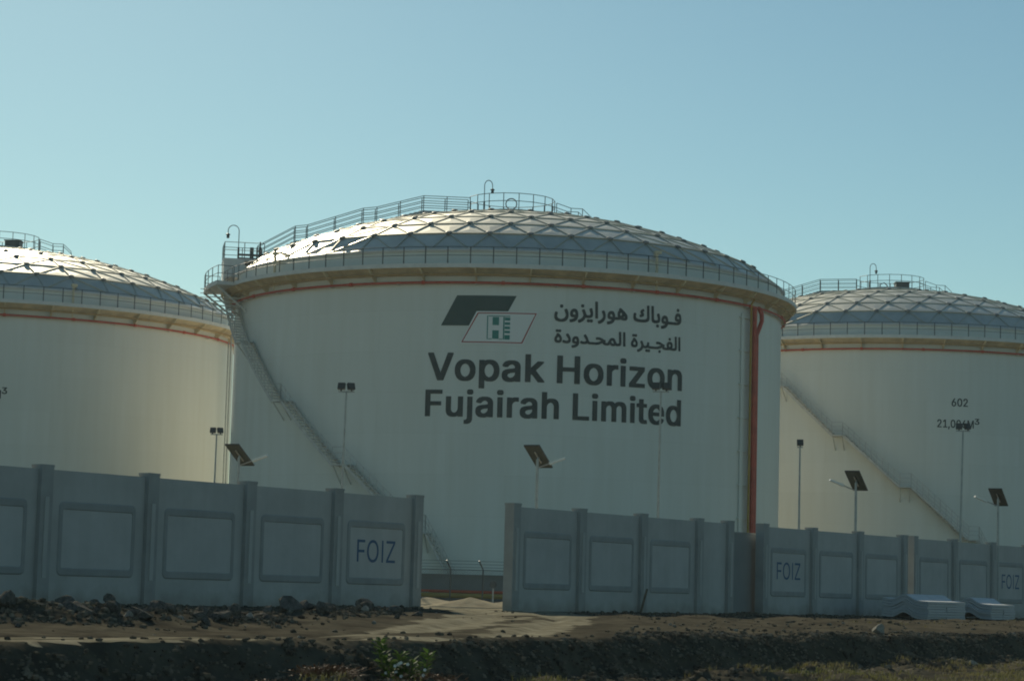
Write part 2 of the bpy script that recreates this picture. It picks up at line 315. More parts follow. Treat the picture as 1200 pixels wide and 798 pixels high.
GLYPHS = {
'company_en': '182,-11 187,-12 295,-12 299,-11 301,-9 479,481 484,495 484,517 483,521 479,522 379,522 373,521 267,215 243,145 241,141 239,143 237,149 215,215 106,519 105,521 101,522 -1,522 -5,521 -6,497 -3,489 175,7|668,-19 673,-20 747,-20 783,-13 813,-1 829,9 841,18 861,38 875,59 889,87 895,105 904,147 904,227 899,255 889,289 869,328 862,337 839,360 813,377 783,389 747,396 671,396 643,391 623,385 609,379 595,371 577,358 562,343 553,332 545,319 530,291 523,269 518,251 516,239 516,227 514,221 514,155 516,149 516,137 518,125 523,107 529,89 542,61 549,50 564,31 575,20 595,5 609,-3 629,-11 655,-18;705,61 687,67 670,77 656,89 643,107 633,127 627,145 622,165 620,191 622,199 622,209 629,237 635,253 647,276 661,292 683,307 709,316 721,313 731,309 745,301 753,296 763,286 773,273 783,255 791,233 798,203 798,175 794,151 789,135 777,109 766,93 753,80 739,71 721,63 711,60|970,-154 974,-155 1068,-155 1074,-154 1075,-150 1075,-6 1076,-1 1078,-1 1098,-12 1124,-19 1212,-19 1226,-16 1256,-6 1274,4 1283,10 1309,36 1322,56 1334,80 1340,98 1349,136 1349,150 1351,160 1351,220 1349,228 1349,242 1340,280 1332,302 1324,318 1305,346 1290,361 1272,374 1252,384 1234,390 1214,395 1194,395 1188,397 1150,397 1142,395 1120,395 1100,390 1076,378 1073,380 1073,388 1070,391 974,391 970,390 969,384 969,-148;1156,62 1148,64 1121,78 1103,96 1094,110 1086,128 1077,158 1077,166 1075,172 1075,204 1078,222 1086,250 1092,264 1102,281 1118,297 1128,304 1140,310 1152,314 1162,315 1178,310 1190,304 1207,290 1220,274 1230,256 1236,240 1243,212 1245,184 1241,156 1234,132 1222,108 1214,95 1198,79 1184,70 1170,64 1160,61|1504,-20 1509,-21 1583,-21 1613,-14 1637,-5 1640,-6 1641,-12 1645,-13 1739,-13 1743,-12 1744,-10 1744,280 1742,296 1735,320 1721,347 1700,368 1675,382 1665,386 1625,395 1531,395 1493,386 1465,374 1445,361 1425,341 1407,310 1404,302 1405,280 1415,276 1459,263 1507,264 1521,285 1532,296 1541,302 1561,312 1577,317 1583,317 1593,314 1616,302 1624,294 1629,286 1635,272 1638,262 1635,254 1629,248 1615,242 1587,237 1577,237 1571,235 1543,233 1505,227 1471,218 1455,212 1425,195 1411,181 1401,162 1394,134 1394,80 1399,60 1407,40 1420,20 1429,11 1445,0 1465,-10 1477,-14;1553,60 1533,66 1525,70 1515,77 1509,84 1500,104 1503,114 1508,124 1519,135 1527,140 1553,150 1585,157 1613,159 1631,163 1637,162 1638,158 1638,136 1635,124 1625,102 1618,92 1600,76 1585,67 1561,60|1828,-11 1832,-12 1926,-12 1932,-11 1933,-7 1933,127 1935,131 1946,141 1948,141 1978,104 2068,-11 2186,-12 2190,-11 2191,-9 2190,14 2090,138 2033,211 2031,215 2034,220 2175,363 2177,369 2176,389 2172,390 2134,390 2126,392 2074,392 2058,389 1940,270 1936,266 1934,266 1933,273 1933,517 1932,521 1930,522 1832,522 1828,521 1827,519 1827,-5|2426,-11 2430,-12 2528,-12 2534,-11 2535,-5 2535,215 2536,219 2542,220 2750,220 2756,219 2757,215 2757,-5 2758,-11 2764,-12 2862,-12 2866,-11 2867,-5 2867,515 2866,521 2862,522 2764,522 2758,521 2757,515 2757,305 2756,301 2750,300 2542,300 2536,301 2535,305 2535,515 2534,521 2528,522 2430,522 2426,521 2425,515 2425,-5|3092,-19 3097,-20 3171,-20 3207,-13 3237,-1 3253,9 3265,18 3285,38 3299,59 3307,73 3317,97 3321,111 3328,145 3328,231 3323,257 3313,289 3307,303 3293,328 3286,337 3263,360 3237,377 3207,389 3171,396 3097,396 3077,393 3053,387 3043,383 3016,369 2997,354 2986,343 2969,319 2953,287 2947,269 2942,251 2940,239 2940,227 2938,221 2938,155 2940,149 2940,137 2942,125 2947,107 2953,89 2966,61 2973,50 2989,30 3007,14 3023,3 3053,-11 3079,-18;3129,61 3111,67 3094,77 3080,89 3067,107 3057,127 3051,145 3046,165 3044,191 3046,199 3046,209 3053,237 3059,253 3071,276 3085,292 3107,307 3133,316 3151,311 3168,303 3177,296 3192,281 3201,267 3209,251 3220,215 3222,203 3222,175 3217,149 3211,129 3201,109 3192,95 3177,80 3167,73 3145,63 3135,60|3395,-11 3399,-12 3493,-12 3499,-11 3500,21 3498,29 3500,37 3500,139 3499,149 3500,155 3500,241 3503,253 3513,275 3522,287 3535,297 3549,305 3569,312 3577,312 3585,310 3623,310 3627,311 3628,315 3628,389 3627,395 3623,396 3535,396 3513,389 3501,384 3499,384 3497,389 3495,390 3463,390 3457,392 3405,392 3395,389 3394,383 3394,-5|3676,-11 3680,-12 3774,-12 3778,-11 3779,-9 3779,291 3781,301 3781,363 3779,371 3779,387 3776,390 3744,390 3736,392 3688,392 3678,390 3675,387 3675,-5;3693,433 3698,432 3760,432 3772,437 3782,445 3786,451 3791,461 3793,473 3793,493 3790,507 3784,519 3778,526 3766,533 3756,536 3700,536 3686,531 3673,521 3668,513 3663,501 3664,463 3668,453 3674,444 3684,437|3853,-11 3859,-12 4187,-12 4193,-11 4194,-7 4194,63 4193,67 4191,68 4003,68 3999,69 3999,71 4187,319 4188,385 4187,389 4183,390 4013,390 4003,392 3901,392 3891,390 3863,390 3859,389 3858,385 3858,315 3859,311 3861,310 4041,310 4045,309 4046,307 3853,59 3852,-7|4401,-19 4406,-20 4478,-20 4486,-18 4496,-18 4516,-13 4534,-7 4554,3 4569,13 4582,25 4602,49 4622,87 4630,111 4637,145 4637,231 4632,257 4622,289 4606,321 4598,334 4582,352 4554,373 4534,383 4516,389 4480,396 4406,396 4386,393 4352,383 4326,369 4297,345 4282,326 4276,315 4262,287 4256,269 4251,251 4249,239 4249,227 4247,221 4247,155 4249,149 4249,137 4251,125 4256,107 4262,89 4273,65 4288,42 4302,26 4317,13 4332,3 4352,-7 4370,-13 4388,-18;4438,61 4426,65 4403,77 4385,95 4378,105 4366,127 4360,145 4355,165 4353,191 4355,199 4355,209 4362,237 4378,272 4385,281 4404,299 4426,311 4442,316 4460,311 4477,303 4486,296 4501,281 4510,267 4518,251 4529,215 4531,203 4531,175 4527,151 4522,135 4510,109 4501,95 4486,80 4476,73 4454,63 4444,60|4704,-11 4708,-12 4800,-12 4806,-11 4807,-5 4807,211 4809,219 4810,239 4818,265 4826,279 4835,291 4852,303 4860,308 4876,313 4882,314 4888,313 4900,309 4921,295 4937,273 4942,257 4945,245 4945,-5 4946,-11 4952,-12 5046,-12 5050,-11 5051,-5 5051,273 5047,299 5040,321 5030,341 5022,354 5005,371 4992,379 4980,385 4962,391 4938,396 4864,396 4840,391 4818,383 4808,378 4806,379 4805,387 4802,390 4772,390 4764,392 4716,392 4704,389 4703,383 4703,-5',
'limited_en': '39,-11 43,-12 139,-12 145,-11 146,-5 146,203 147,207 153,208 363,208 367,209 368,211 368,285 367,289 365,290 151,290 147,291 146,297 146,435 147,439 153,440 387,440 389,441 390,445 390,517 389,521 383,522 45,522 39,521 38,515 38,-5|573,-16 578,-17 650,-17 674,-12 686,-8 704,0 707,-2 707,-10 710,-13 806,-13 810,-12 811,-6 811,384 810,390 806,391 712,391 706,390 705,384 705,146 702,132 698,120 690,104 678,88 668,80 654,71 638,66 632,65 626,66 614,70 593,84 577,106 572,122 569,134 569,384 568,390 562,391 468,391 464,390 463,384 463,108 468,78 476,54 484,38 495,22 506,11 520,2 540,-8 562,-14|833,-154 837,-155 905,-155 919,-152 939,-146 962,-134 978,-118 990,-98 995,-82 1000,-54 1000,386 999,390 997,391 899,391 895,390 894,388 894,142 896,134 896,118 894,106 894,-34 889,-50 884,-58 873,-68 853,-75 833,-76 832,-80 832,-148;916,432 921,431 975,431 989,435 1003,445 1009,456 1012,464 1012,502 1007,514 999,525 991,530 979,535 915,535 901,528 892,520 887,512 884,504 885,460 887,454 893,445 903,438|1173,-20 1178,-21 1250,-21 1274,-16 1292,-10 1304,-5 1307,-6 1308,-12 1312,-13 1406,-13 1410,-12 1411,-10 1411,280 1409,288 1409,298 1404,316 1400,326 1387,348 1367,368 1338,384 1318,390 1294,395 1200,395 1168,388 1146,381 1126,370 1112,361 1095,344 1088,335 1076,312 1073,300 1073,282 1075,278 1128,263 1174,264 1188,285 1199,296 1220,308 1244,317 1252,317 1266,312 1281,304 1292,292 1299,282 1302,272 1305,262 1304,256 1300,250 1294,246 1288,244 1270,239 1260,239 1254,237 1196,231 1154,223 1138,218 1114,209 1091,194 1083,186 1076,176 1066,156 1061,134 1061,82 1066,60 1074,40 1089,18 1112,0 1128,-8 1144,-14 1162,-19;1220,60 1196,68 1182,78 1176,86 1170,98 1169,108 1172,118 1177,126 1187,136 1198,142 1220,150 1252,157 1280,159 1298,163 1304,162 1305,158 1305,136 1302,124 1292,102 1285,92 1273,80 1252,67 1228,60|1494,-11 1498,-12 1594,-12 1598,-11 1599,-9 1599,385 1598,389 1596,390 1564,390 1556,392 1506,392 1496,390 1493,387 1493,111 1495,99 1495,85 1493,77 1493,-7;1513,433 1518,432 1580,432 1594,439 1602,445 1606,451 1611,461 1613,473 1613,493 1610,507 1604,519 1598,526 1590,531 1576,536 1520,536 1506,531 1491,519 1486,509 1483,501 1484,463 1488,453 1493,445 1504,437|1684,-11 1688,-12 1782,-12 1788,-11 1789,-5 1789,241 1792,253 1802,275 1811,287 1828,299 1844,307 1858,312 1866,312 1874,310 1914,310 1918,311 1919,315 1919,389 1918,395 1914,396 1826,396 1802,389 1788,382 1786,383 1784,389 1780,390 1752,390 1744,392 1696,392 1684,389 1683,383 1683,-5|2054,-20 2059,-21 2131,-21 2155,-16 2173,-10 2185,-5 2188,-6 2189,-12 2193,-13 2287,-13 2291,-12 2292,-10 2292,280 2290,296 2283,320 2273,340 2268,348 2248,368 2219,384 2199,390 2175,395 2081,395 2049,388 2017,377 1993,361 1973,341 1965,328 1955,308 1954,282 1957,278 2009,263 2053,263 2057,266 2063,276 2070,286 2081,296 2101,308 2123,316 2131,317 2151,310 2165,301 2177,286 2183,272 2186,262 2185,256 2181,250 2175,246 2169,244 2151,239 2141,239 2135,237 2125,237 2119,235 2109,235 2103,233 2093,233 2053,227 2019,218 1999,211 1973,194 1965,187 1957,176 1947,156 1942,134 1942,82 1947,60 1955,40 1970,18 1993,0 2009,-8 2025,-14 2043,-19;2101,60 2077,68 2063,78 2057,86 2053,92 2048,104 2051,114 2056,124 2067,135 2079,142 2101,150 2121,155 2129,155 2149,159 2161,159 2179,163 2187,162 2188,152 2183,124 2173,102 2166,92 2154,80 2133,67 2109,60|2376,-11 2380,-12 2474,-12 2480,-11 2481,-5 2481,227 2483,243 2488,259 2496,275 2502,284 2514,296 2522,301 2532,307 2552,314 2560,313 2576,307 2589,299 2597,291 2604,281 2612,265 2617,249 2619,235 2619,-5 2620,-11 2624,-12 2720,-12 2724,-11 2725,-9 2725,249 2723,255 2723,281 2721,287 2721,295 2708,333 2695,353 2675,373 2662,381 2648,387 2624,394 2608,396 2536,396 2512,391 2500,387 2486,380 2482,380 2481,385 2481,517 2480,521 2478,522 2380,522 2376,521 2375,519 2375,-5|3004,-11 3010,-12 3342,-12 3346,-11 3349,1 3347,65 3344,68 3118,68 3112,69 3111,75 3111,517 3110,521 3108,522 3008,522 3004,521 3003,519 3003,-5|3412,-11 3416,-12 3510,-12 3514,-11 3515,-9 3515,385 3514,389 3512,390 3480,390 3472,392 3422,392 3414,390 3411,387 3411,183 3409,173 3409,113 3411,101 3411,-7;3429,433 3434,432 3496,432 3510,439 3520,448 3527,461 3529,473 3529,493 3526,507 3517,523 3508,529 3492,536 3436,536 3426,533 3418,529 3408,520 3402,509 3399,501 3400,463 3403,453 3408,446 3420,437|3600,-11 3604,-12 3698,-12 3704,-11 3705,-5 3705,247 3712,269 3721,285 3740,303 3766,315 3776,313 3788,307 3797,301 3805,293 3810,285 3819,263 3819,251 3821,243 3821,-5 3822,-11 3828,-12 3922,-12 3926,-11 3927,-5 3927,253 3932,269 3940,285 3947,295 3960,305 3976,313 3986,316 4006,309 4020,300 4032,285 4036,277 4041,261 4041,245 4043,237 4043,-5 4044,-11 4050,-12 4142,-12 4146,-11 4147,-5 4147,285 4143,309 4138,325 4124,351 4108,370 4092,381 4070,391 4040,398 3972,398 3954,395 3928,387 3920,384 3906,375 3890,363 3886,364 3870,380 3858,387 3836,395 3822,398 3752,398 3726,391 3706,382 3703,383 3702,389 3698,390 3668,390 3660,392 3612,392 3600,389 3599,383 3599,-5|4232,-11 4236,-12 4330,-12 4334,-11 4335,-9 4335,243 4337,253 4337,315 4335,325 4335,385 4334,389 4332,390 4300,390 4292,392 4244,392 4234,390 4231,387 4231,-5;4249,433 4254,432 4316,432 4328,437 4338,445 4342,451 4347,461 4347,505 4340,519 4334,526 4322,533 4312,536 4256,536 4242,531 4227,519 4222,509 4219,501 4220,463 4224,453 4229,445 4240,437|4517,-15 4522,-16 4600,-16 4620,-11 4623,-7 4623,19 4612,65 4608,66 4568,66 4560,65 4556,66 4548,72 4542,81 4537,101 4537,311 4538,313 4542,315 4550,314 4610,314 4614,315 4615,319 4615,387 4614,389 4610,390 4542,390 4538,391 4537,395 4537,477 4536,481 4532,482 4434,482 4432,481 4431,477 4431,395 4428,392 4400,392 4394,390 4374,389 4373,385 4373,317 4374,315 4378,314 4428,314 4431,311 4431,71 4433,57 4438,41 4446,24 4453,15 4464,5 4484,-7 4504,-13|4808,-19 4813,-20 4891,-20 4919,-15 4945,-7 4967,5 4980,13 4993,24 5009,45 5018,59 5024,75 5024,101 5021,104 4973,116 4925,116 4921,114 4911,97 4899,82 4889,75 4875,67 4863,63 4853,60 4845,60 4819,69 4811,73 4801,80 4781,100 4773,113 4765,131 4759,155 4761,158 5025,158 5029,159 5031,162 5032,197 5030,205 5030,239 5028,245 5028,253 5017,293 5005,319 4999,330 4983,350 4967,363 4949,375 4933,383 4897,394 4887,394 4879,396 4805,396 4771,389 4759,385 4731,371 4712,357 4694,339 4683,323 4669,297 4656,259 4652,239 4652,225 4650,217 4650,157 4652,149 4652,137 4659,107 4665,89 4681,57 4689,44 4706,25 4722,11 4735,3 4755,-7 4773,-13 4795,-18;4763,234 4762,237 4762,241 4767,253 4773,265 4783,280 4799,296 4813,305 4825,311 4843,316 4861,311 4877,303 4894,289 4909,267 4913,259 4920,239 4919,235 4915,234|5220,-19 5225,-20 5297,-20 5303,-18 5311,-18 5327,-13 5351,0 5353,-1 5354,-9 5357,-12 5453,-12 5457,-11 5458,-9 5458,515 5458,519 5455,522 5357,522 5353,521 5352,517 5352,385 5351,379 5349,379 5323,391 5299,396 5225,396 5197,391 5169,382 5141,364 5119,342 5109,327 5097,305 5089,285 5081,255 5076,221 5076,155 5078,149 5078,137 5080,125 5091,87 5107,53 5122,31 5137,16 5155,3 5179,-9 5197,-15;5261,63 5245,69 5223,84 5217,90 5203,111 5195,127 5187,153 5182,181 5182,195 5184,203 5184,213 5189,233 5195,251 5209,278 5221,292 5239,305 5251,311 5269,316 5285,311 5304,301 5320,287 5331,271 5339,255 5347,233 5352,213 5354,183 5350,155 5343,133 5331,107 5323,94 5309,80 5295,70 5275,63',
'foiz': '59,-1 63,-2 121,-2 125,-1 126,1 126,213 127,217 133,218 343,218 347,219 348,221 348,275 347,279 345,280 131,280 127,281 126,287 126,445 127,449 133,450 367,450 369,451 370,455 370,507 369,511 363,512 65,512 59,511 58,505 58,5|654,-8 697,-9 703,-7 725,-5 743,0 771,10 787,18 809,32 821,41 844,64 853,75 871,104 879,120 891,152 900,188 902,210 904,216 904,292 902,300 902,310 895,342 887,368 879,388 865,414 843,445 817,471 795,486 773,499 759,504 731,512 707,517 647,517 607,508 585,500 569,492 537,471 510,444 501,433 480,400 471,380 461,352 454,326 450,300 450,286 448,278 448,230 454,182 463,150 471,128 489,94 511,63 533,41 557,24 583,10 611,0 629,-5;663,56 651,57 627,64 597,78 581,89 561,109 545,132 533,156 520,198 516,224 516,284 521,312 533,352 545,376 557,394 575,415 594,430 605,436 629,446 657,453 697,453 717,448 735,442 755,432 768,424 784,410 803,386 819,356 830,326 836,296 836,282 838,276 838,232 836,226 836,214 834,202 825,168 805,126 792,108 773,89 764,82 733,66 705,58 689,55|1029,-1 1033,-2 1083,-2 1087,-1 1088,1 1088,505 1088,509 1085,512 1033,512 1029,511 1028,509 1028,5|1212,-1 1217,-2 1568,-2 1574,-1 1574,3 1574,53 1574,57 1572,58 1301,58 1295,59 1295,61 1299,67 1336,117 1570,459 1570,507 1569,511 1564,512 1217,512 1211,511 1211,507 1211,455 1211,451 1213,450 1481,450 1485,449 1486,447 1443,387 1211,47 1211,3',
'number': '190,-14 195,-15 257,-15 273,-13 305,-4 329,8 355,27 377,53 393,84 399,102 404,126 404,188 402,202 397,220 391,236 381,256 368,274 355,287 333,302 317,310 299,316 277,321 221,321 216,322 219,328 227,340 337,500 338,514 335,517 241,517 237,516 234,514 103,320 83,286 70,262 63,244 55,220 48,186 48,136 57,94 61,82 73,58 84,42 102,24 125,8 149,-4 161,-8 179,-13;223,58 203,64 195,68 181,77 163,96 151,116 145,134 142,144 142,172 153,204 165,223 177,235 187,242 203,250 219,255 235,255 253,249 273,236 286,224 293,214 303,194 307,182 310,170 310,144 303,120 295,104 286,90 277,81 261,70 245,62 227,57|645,-14 650,-15 710,-15 736,-11 752,-6 766,-1 774,4 796,19 819,42 826,51 836,68 846,88 860,128 867,156 871,182 871,196 873,206 873,304 871,312 871,326 867,352 860,380 846,420 834,444 826,457 810,477 796,489 780,500 762,510 740,518 720,523 642,523 628,520 612,516 586,505 570,494 558,485 536,460 522,438 512,418 500,384 489,334 489,324 487,318 487,298 485,290 485,218 487,210 487,190 496,140 500,124 512,90 524,66 536,47 549,32 569,14 582,6 608,-6 624,-11;676,60 652,68 632,82 618,98 610,110 600,130 592,152 585,178 581,202 581,214 579,222 579,286 585,330 592,356 598,374 612,402 623,418 637,432 658,444 680,451 706,442 730,425 742,410 756,386 766,360 777,312 777,304 779,298 779,282 781,276 781,234 779,226 779,210 777,204 777,196 768,156 760,132 748,108 739,94 724,79 714,72 692,62 682,59|955,-7 961,-8 1303,-8 1309,-7 1312,43 1310,51 1310,61 1307,64 1097,64 1090,65 1090,67 1096,75 1130,109 1134,115 1168,149 1172,155 1220,205 1261,254 1284,289 1293,311 1299,329 1302,345 1302,399 1295,427 1285,449 1272,469 1251,490 1231,503 1219,509 1197,517 1163,524 1099,524 1075,520 1053,513 1025,499 1013,491 986,465 977,451 965,425 958,399 958,391 956,385 956,359 957,355 959,354 1045,354 1049,355 1050,373 1053,385 1061,405 1069,418 1083,432 1091,437 1107,445 1121,450 1137,450 1147,447 1163,441 1181,430 1194,417 1201,405 1208,385 1210,367 1201,335 1191,317 1170,287 1146,259 1114,227 1086,195 1000,105 996,99 970,73 955,56 954,51 954,-1',
'volume': '49,-7 55,-8 397,-8 403,-7 404,-3 404,59 403,63 401,64 191,64 184,65 184,67 190,75 224,109 228,115 262,149 266,155 314,205 355,254 378,289 387,311 393,329 396,345 396,399 389,427 379,449 366,469 345,490 325,503 313,509 291,517 257,524 193,524 169,520 147,513 133,507 107,491 80,465 71,451 61,431 52,401 52,393 50,387 50,359 51,355 53,354 139,354 143,355 144,373 147,385 155,405 163,418 177,432 185,437 201,445 215,450 231,450 241,447 263,438 275,430 288,417 295,405 302,385 304,367 299,347 296,337 285,317 264,287 240,259 206,225 202,219 178,195 174,189 120,133 116,127 92,103 88,97 64,73 49,56 48,51 48,-1|515,-7 521,-8 855,-8 859,-7 860,-5 860,57 859,61 855,62 749,62 745,63 744,65 744,513 743,517 741,518 635,517 574,471 523,435 522,431 522,355 523,351 525,350 553,350 559,353 633,407 645,416 647,415 648,67 647,63 643,62 519,62 515,61 514,55 514,-3|929,-126 933,-127 1001,-127 1005,-126 1006,-124 1057,56 1058,74 1057,78 1053,79 965,79 959,78 957,72 954,58 954,50 944,-6 944,-14 928,-108|1286,-14 1291,-15 1351,-15 1377,-11 1407,-1 1435,17 1460,42 1467,51 1477,68 1487,88 1501,128 1508,156 1512,182 1512,196 1514,204 1514,242 1516,252 1516,260 1514,266 1514,304 1512,312 1512,326 1508,352 1501,380 1487,420 1477,440 1461,465 1435,491 1403,510 1381,518 1361,523 1283,523 1269,520 1253,516 1227,505 1211,494 1199,485 1177,460 1163,438 1153,418 1141,384 1130,334 1130,324 1128,318 1128,298 1126,290 1126,218 1128,210 1128,190 1137,140 1141,124 1153,90 1165,66 1177,47 1190,32 1210,14 1223,6 1249,-6 1265,-11;1317,60 1293,68 1279,77 1259,97 1251,110 1241,130 1231,160 1222,202 1222,214 1220,222 1220,286 1226,330 1233,356 1239,374 1253,402 1264,418 1278,432 1299,444 1321,451 1337,446 1353,438 1371,425 1383,410 1397,386 1407,360 1418,312 1418,304 1420,298 1420,282 1422,276 1422,234 1420,226 1420,210 1418,204 1418,196 1409,156 1401,132 1389,108 1380,94 1365,79 1355,72 1339,64 1321,59|1663,-7 1667,-8 1759,-8 1765,-6 1897,189 1917,223 1937,265 1947,299 1952,327 1952,373 1947,399 1939,425 1923,455 1909,474 1899,484 1881,497 1855,511 1821,521 1803,524 1743,524 1717,519 1697,513 1675,503 1656,491 1639,476 1627,462 1617,445 1603,415 1598,399 1594,375 1594,329 1596,313 1601,293 1609,271 1619,253 1629,238 1647,220 1656,213 1683,199 1701,193 1723,188 1779,188 1783,187 1783,185 1665,13 1662,7;1769,253 1749,259 1731,269 1709,290 1701,303 1693,325 1688,347 1688,357 1693,377 1701,399 1717,422 1727,431 1751,445 1765,450 1781,450 1791,447 1805,441 1819,432 1835,416 1847,395 1853,379 1858,357 1858,345 1853,323 1847,307 1839,293 1831,282 1813,267 1797,259 1775,252|2190,-14 2195,-15 2257,-15 2273,-13 2305,-4 2329,8 2355,27 2377,53 2393,84 2399,102 2404,126 2404,188 2402,202 2397,220 2391,236 2381,256 2368,274 2355,287 2333,302 2317,310 2299,316 2277,321 2221,321 2216,322 2219,328 2227,340 2337,500 2338,514 2335,517 2241,517 2237,516 2234,514 2103,320 2083,286 2070,262 2063,244 2055,220 2048,186 2048,136 2057,94 2061,82 2073,58 2084,42 2102,24 2125,8 2149,-4 2161,-8 2179,-13;2223,58 2203,64 2195,68 2181,77 2163,96 2151,116 2145,134 2142,144 2142,172 2153,204 2165,223 2177,235 2187,242 2203,250 2219,255 2235,255 2253,249 2273,236 2286,224 2293,214 2303,194 2307,182 2310,170 2310,144 2303,120 2295,104 2286,90 2277,81 2261,70 2245,62 2227,57|2498,-7 2502,-8 2586,-8 2590,-7 2591,-5 2591,309 2592,318 2594,317 2596,313 2604,291 2722,-5 2724,-7 2730,-8 2806,-8 2810,-7 2812,-5 2928,291 2936,313 2938,317 2940,318 2941,309 2941,-5 2942,-7 2946,-8 3032,-8 3036,-7 3037,-1 3037,511 3036,517 3030,518 2918,518 2914,517 2910,509 2864,389 2790,197 2770,139 2768,136 2766,139 2750,185 2704,303 2656,427 2624,509 2620,517 2614,518 2502,518 2498,517 2497,511 2497,-1',
'three': '176,-18 181,-19 257,-19 285,-14 319,-4 343,8 362,22 380,40 387,49 403,80 412,112 412,178 403,210 393,230 379,251 368,262 355,272 339,282 323,290 305,296 283,301 269,301 265,304 391,448 392,516 391,520 389,521 55,521 51,520 50,518 50,444 51,440 53,439 221,439 235,441 246,438 246,436 240,428 198,382 137,310 136,238 137,236 141,235 207,235 221,233 239,228 255,222 275,209 288,196 297,182 301,174 308,152 308,138 305,128 298,110 291,99 278,86 257,74 235,66 215,63 183,72 171,78 155,89 143,104 135,120 130,140 127,143 85,143 75,145 29,145 25,144 24,142 24,112 29,90 36,68 43,56 52,42 72,22 87,12 105,1 135,-10 153,-15',
'cubic': '45,-7 49,-8 133,-8 137,-7 138,-5 138,307 139,318 141,317 145,307 151,291 269,-5 271,-7 275,-8 351,-8 357,-7 359,-5 475,291 483,313 485,317 487,318 488,309 488,-5 489,-7 493,-8 579,-8 583,-7 584,-1 584,511 583,517 577,518 465,518 461,517 457,509 411,389 337,197 317,139 315,136 313,139 297,185 257,287 171,509 167,517 161,518 49,518 45,517 44,511 44,-1',
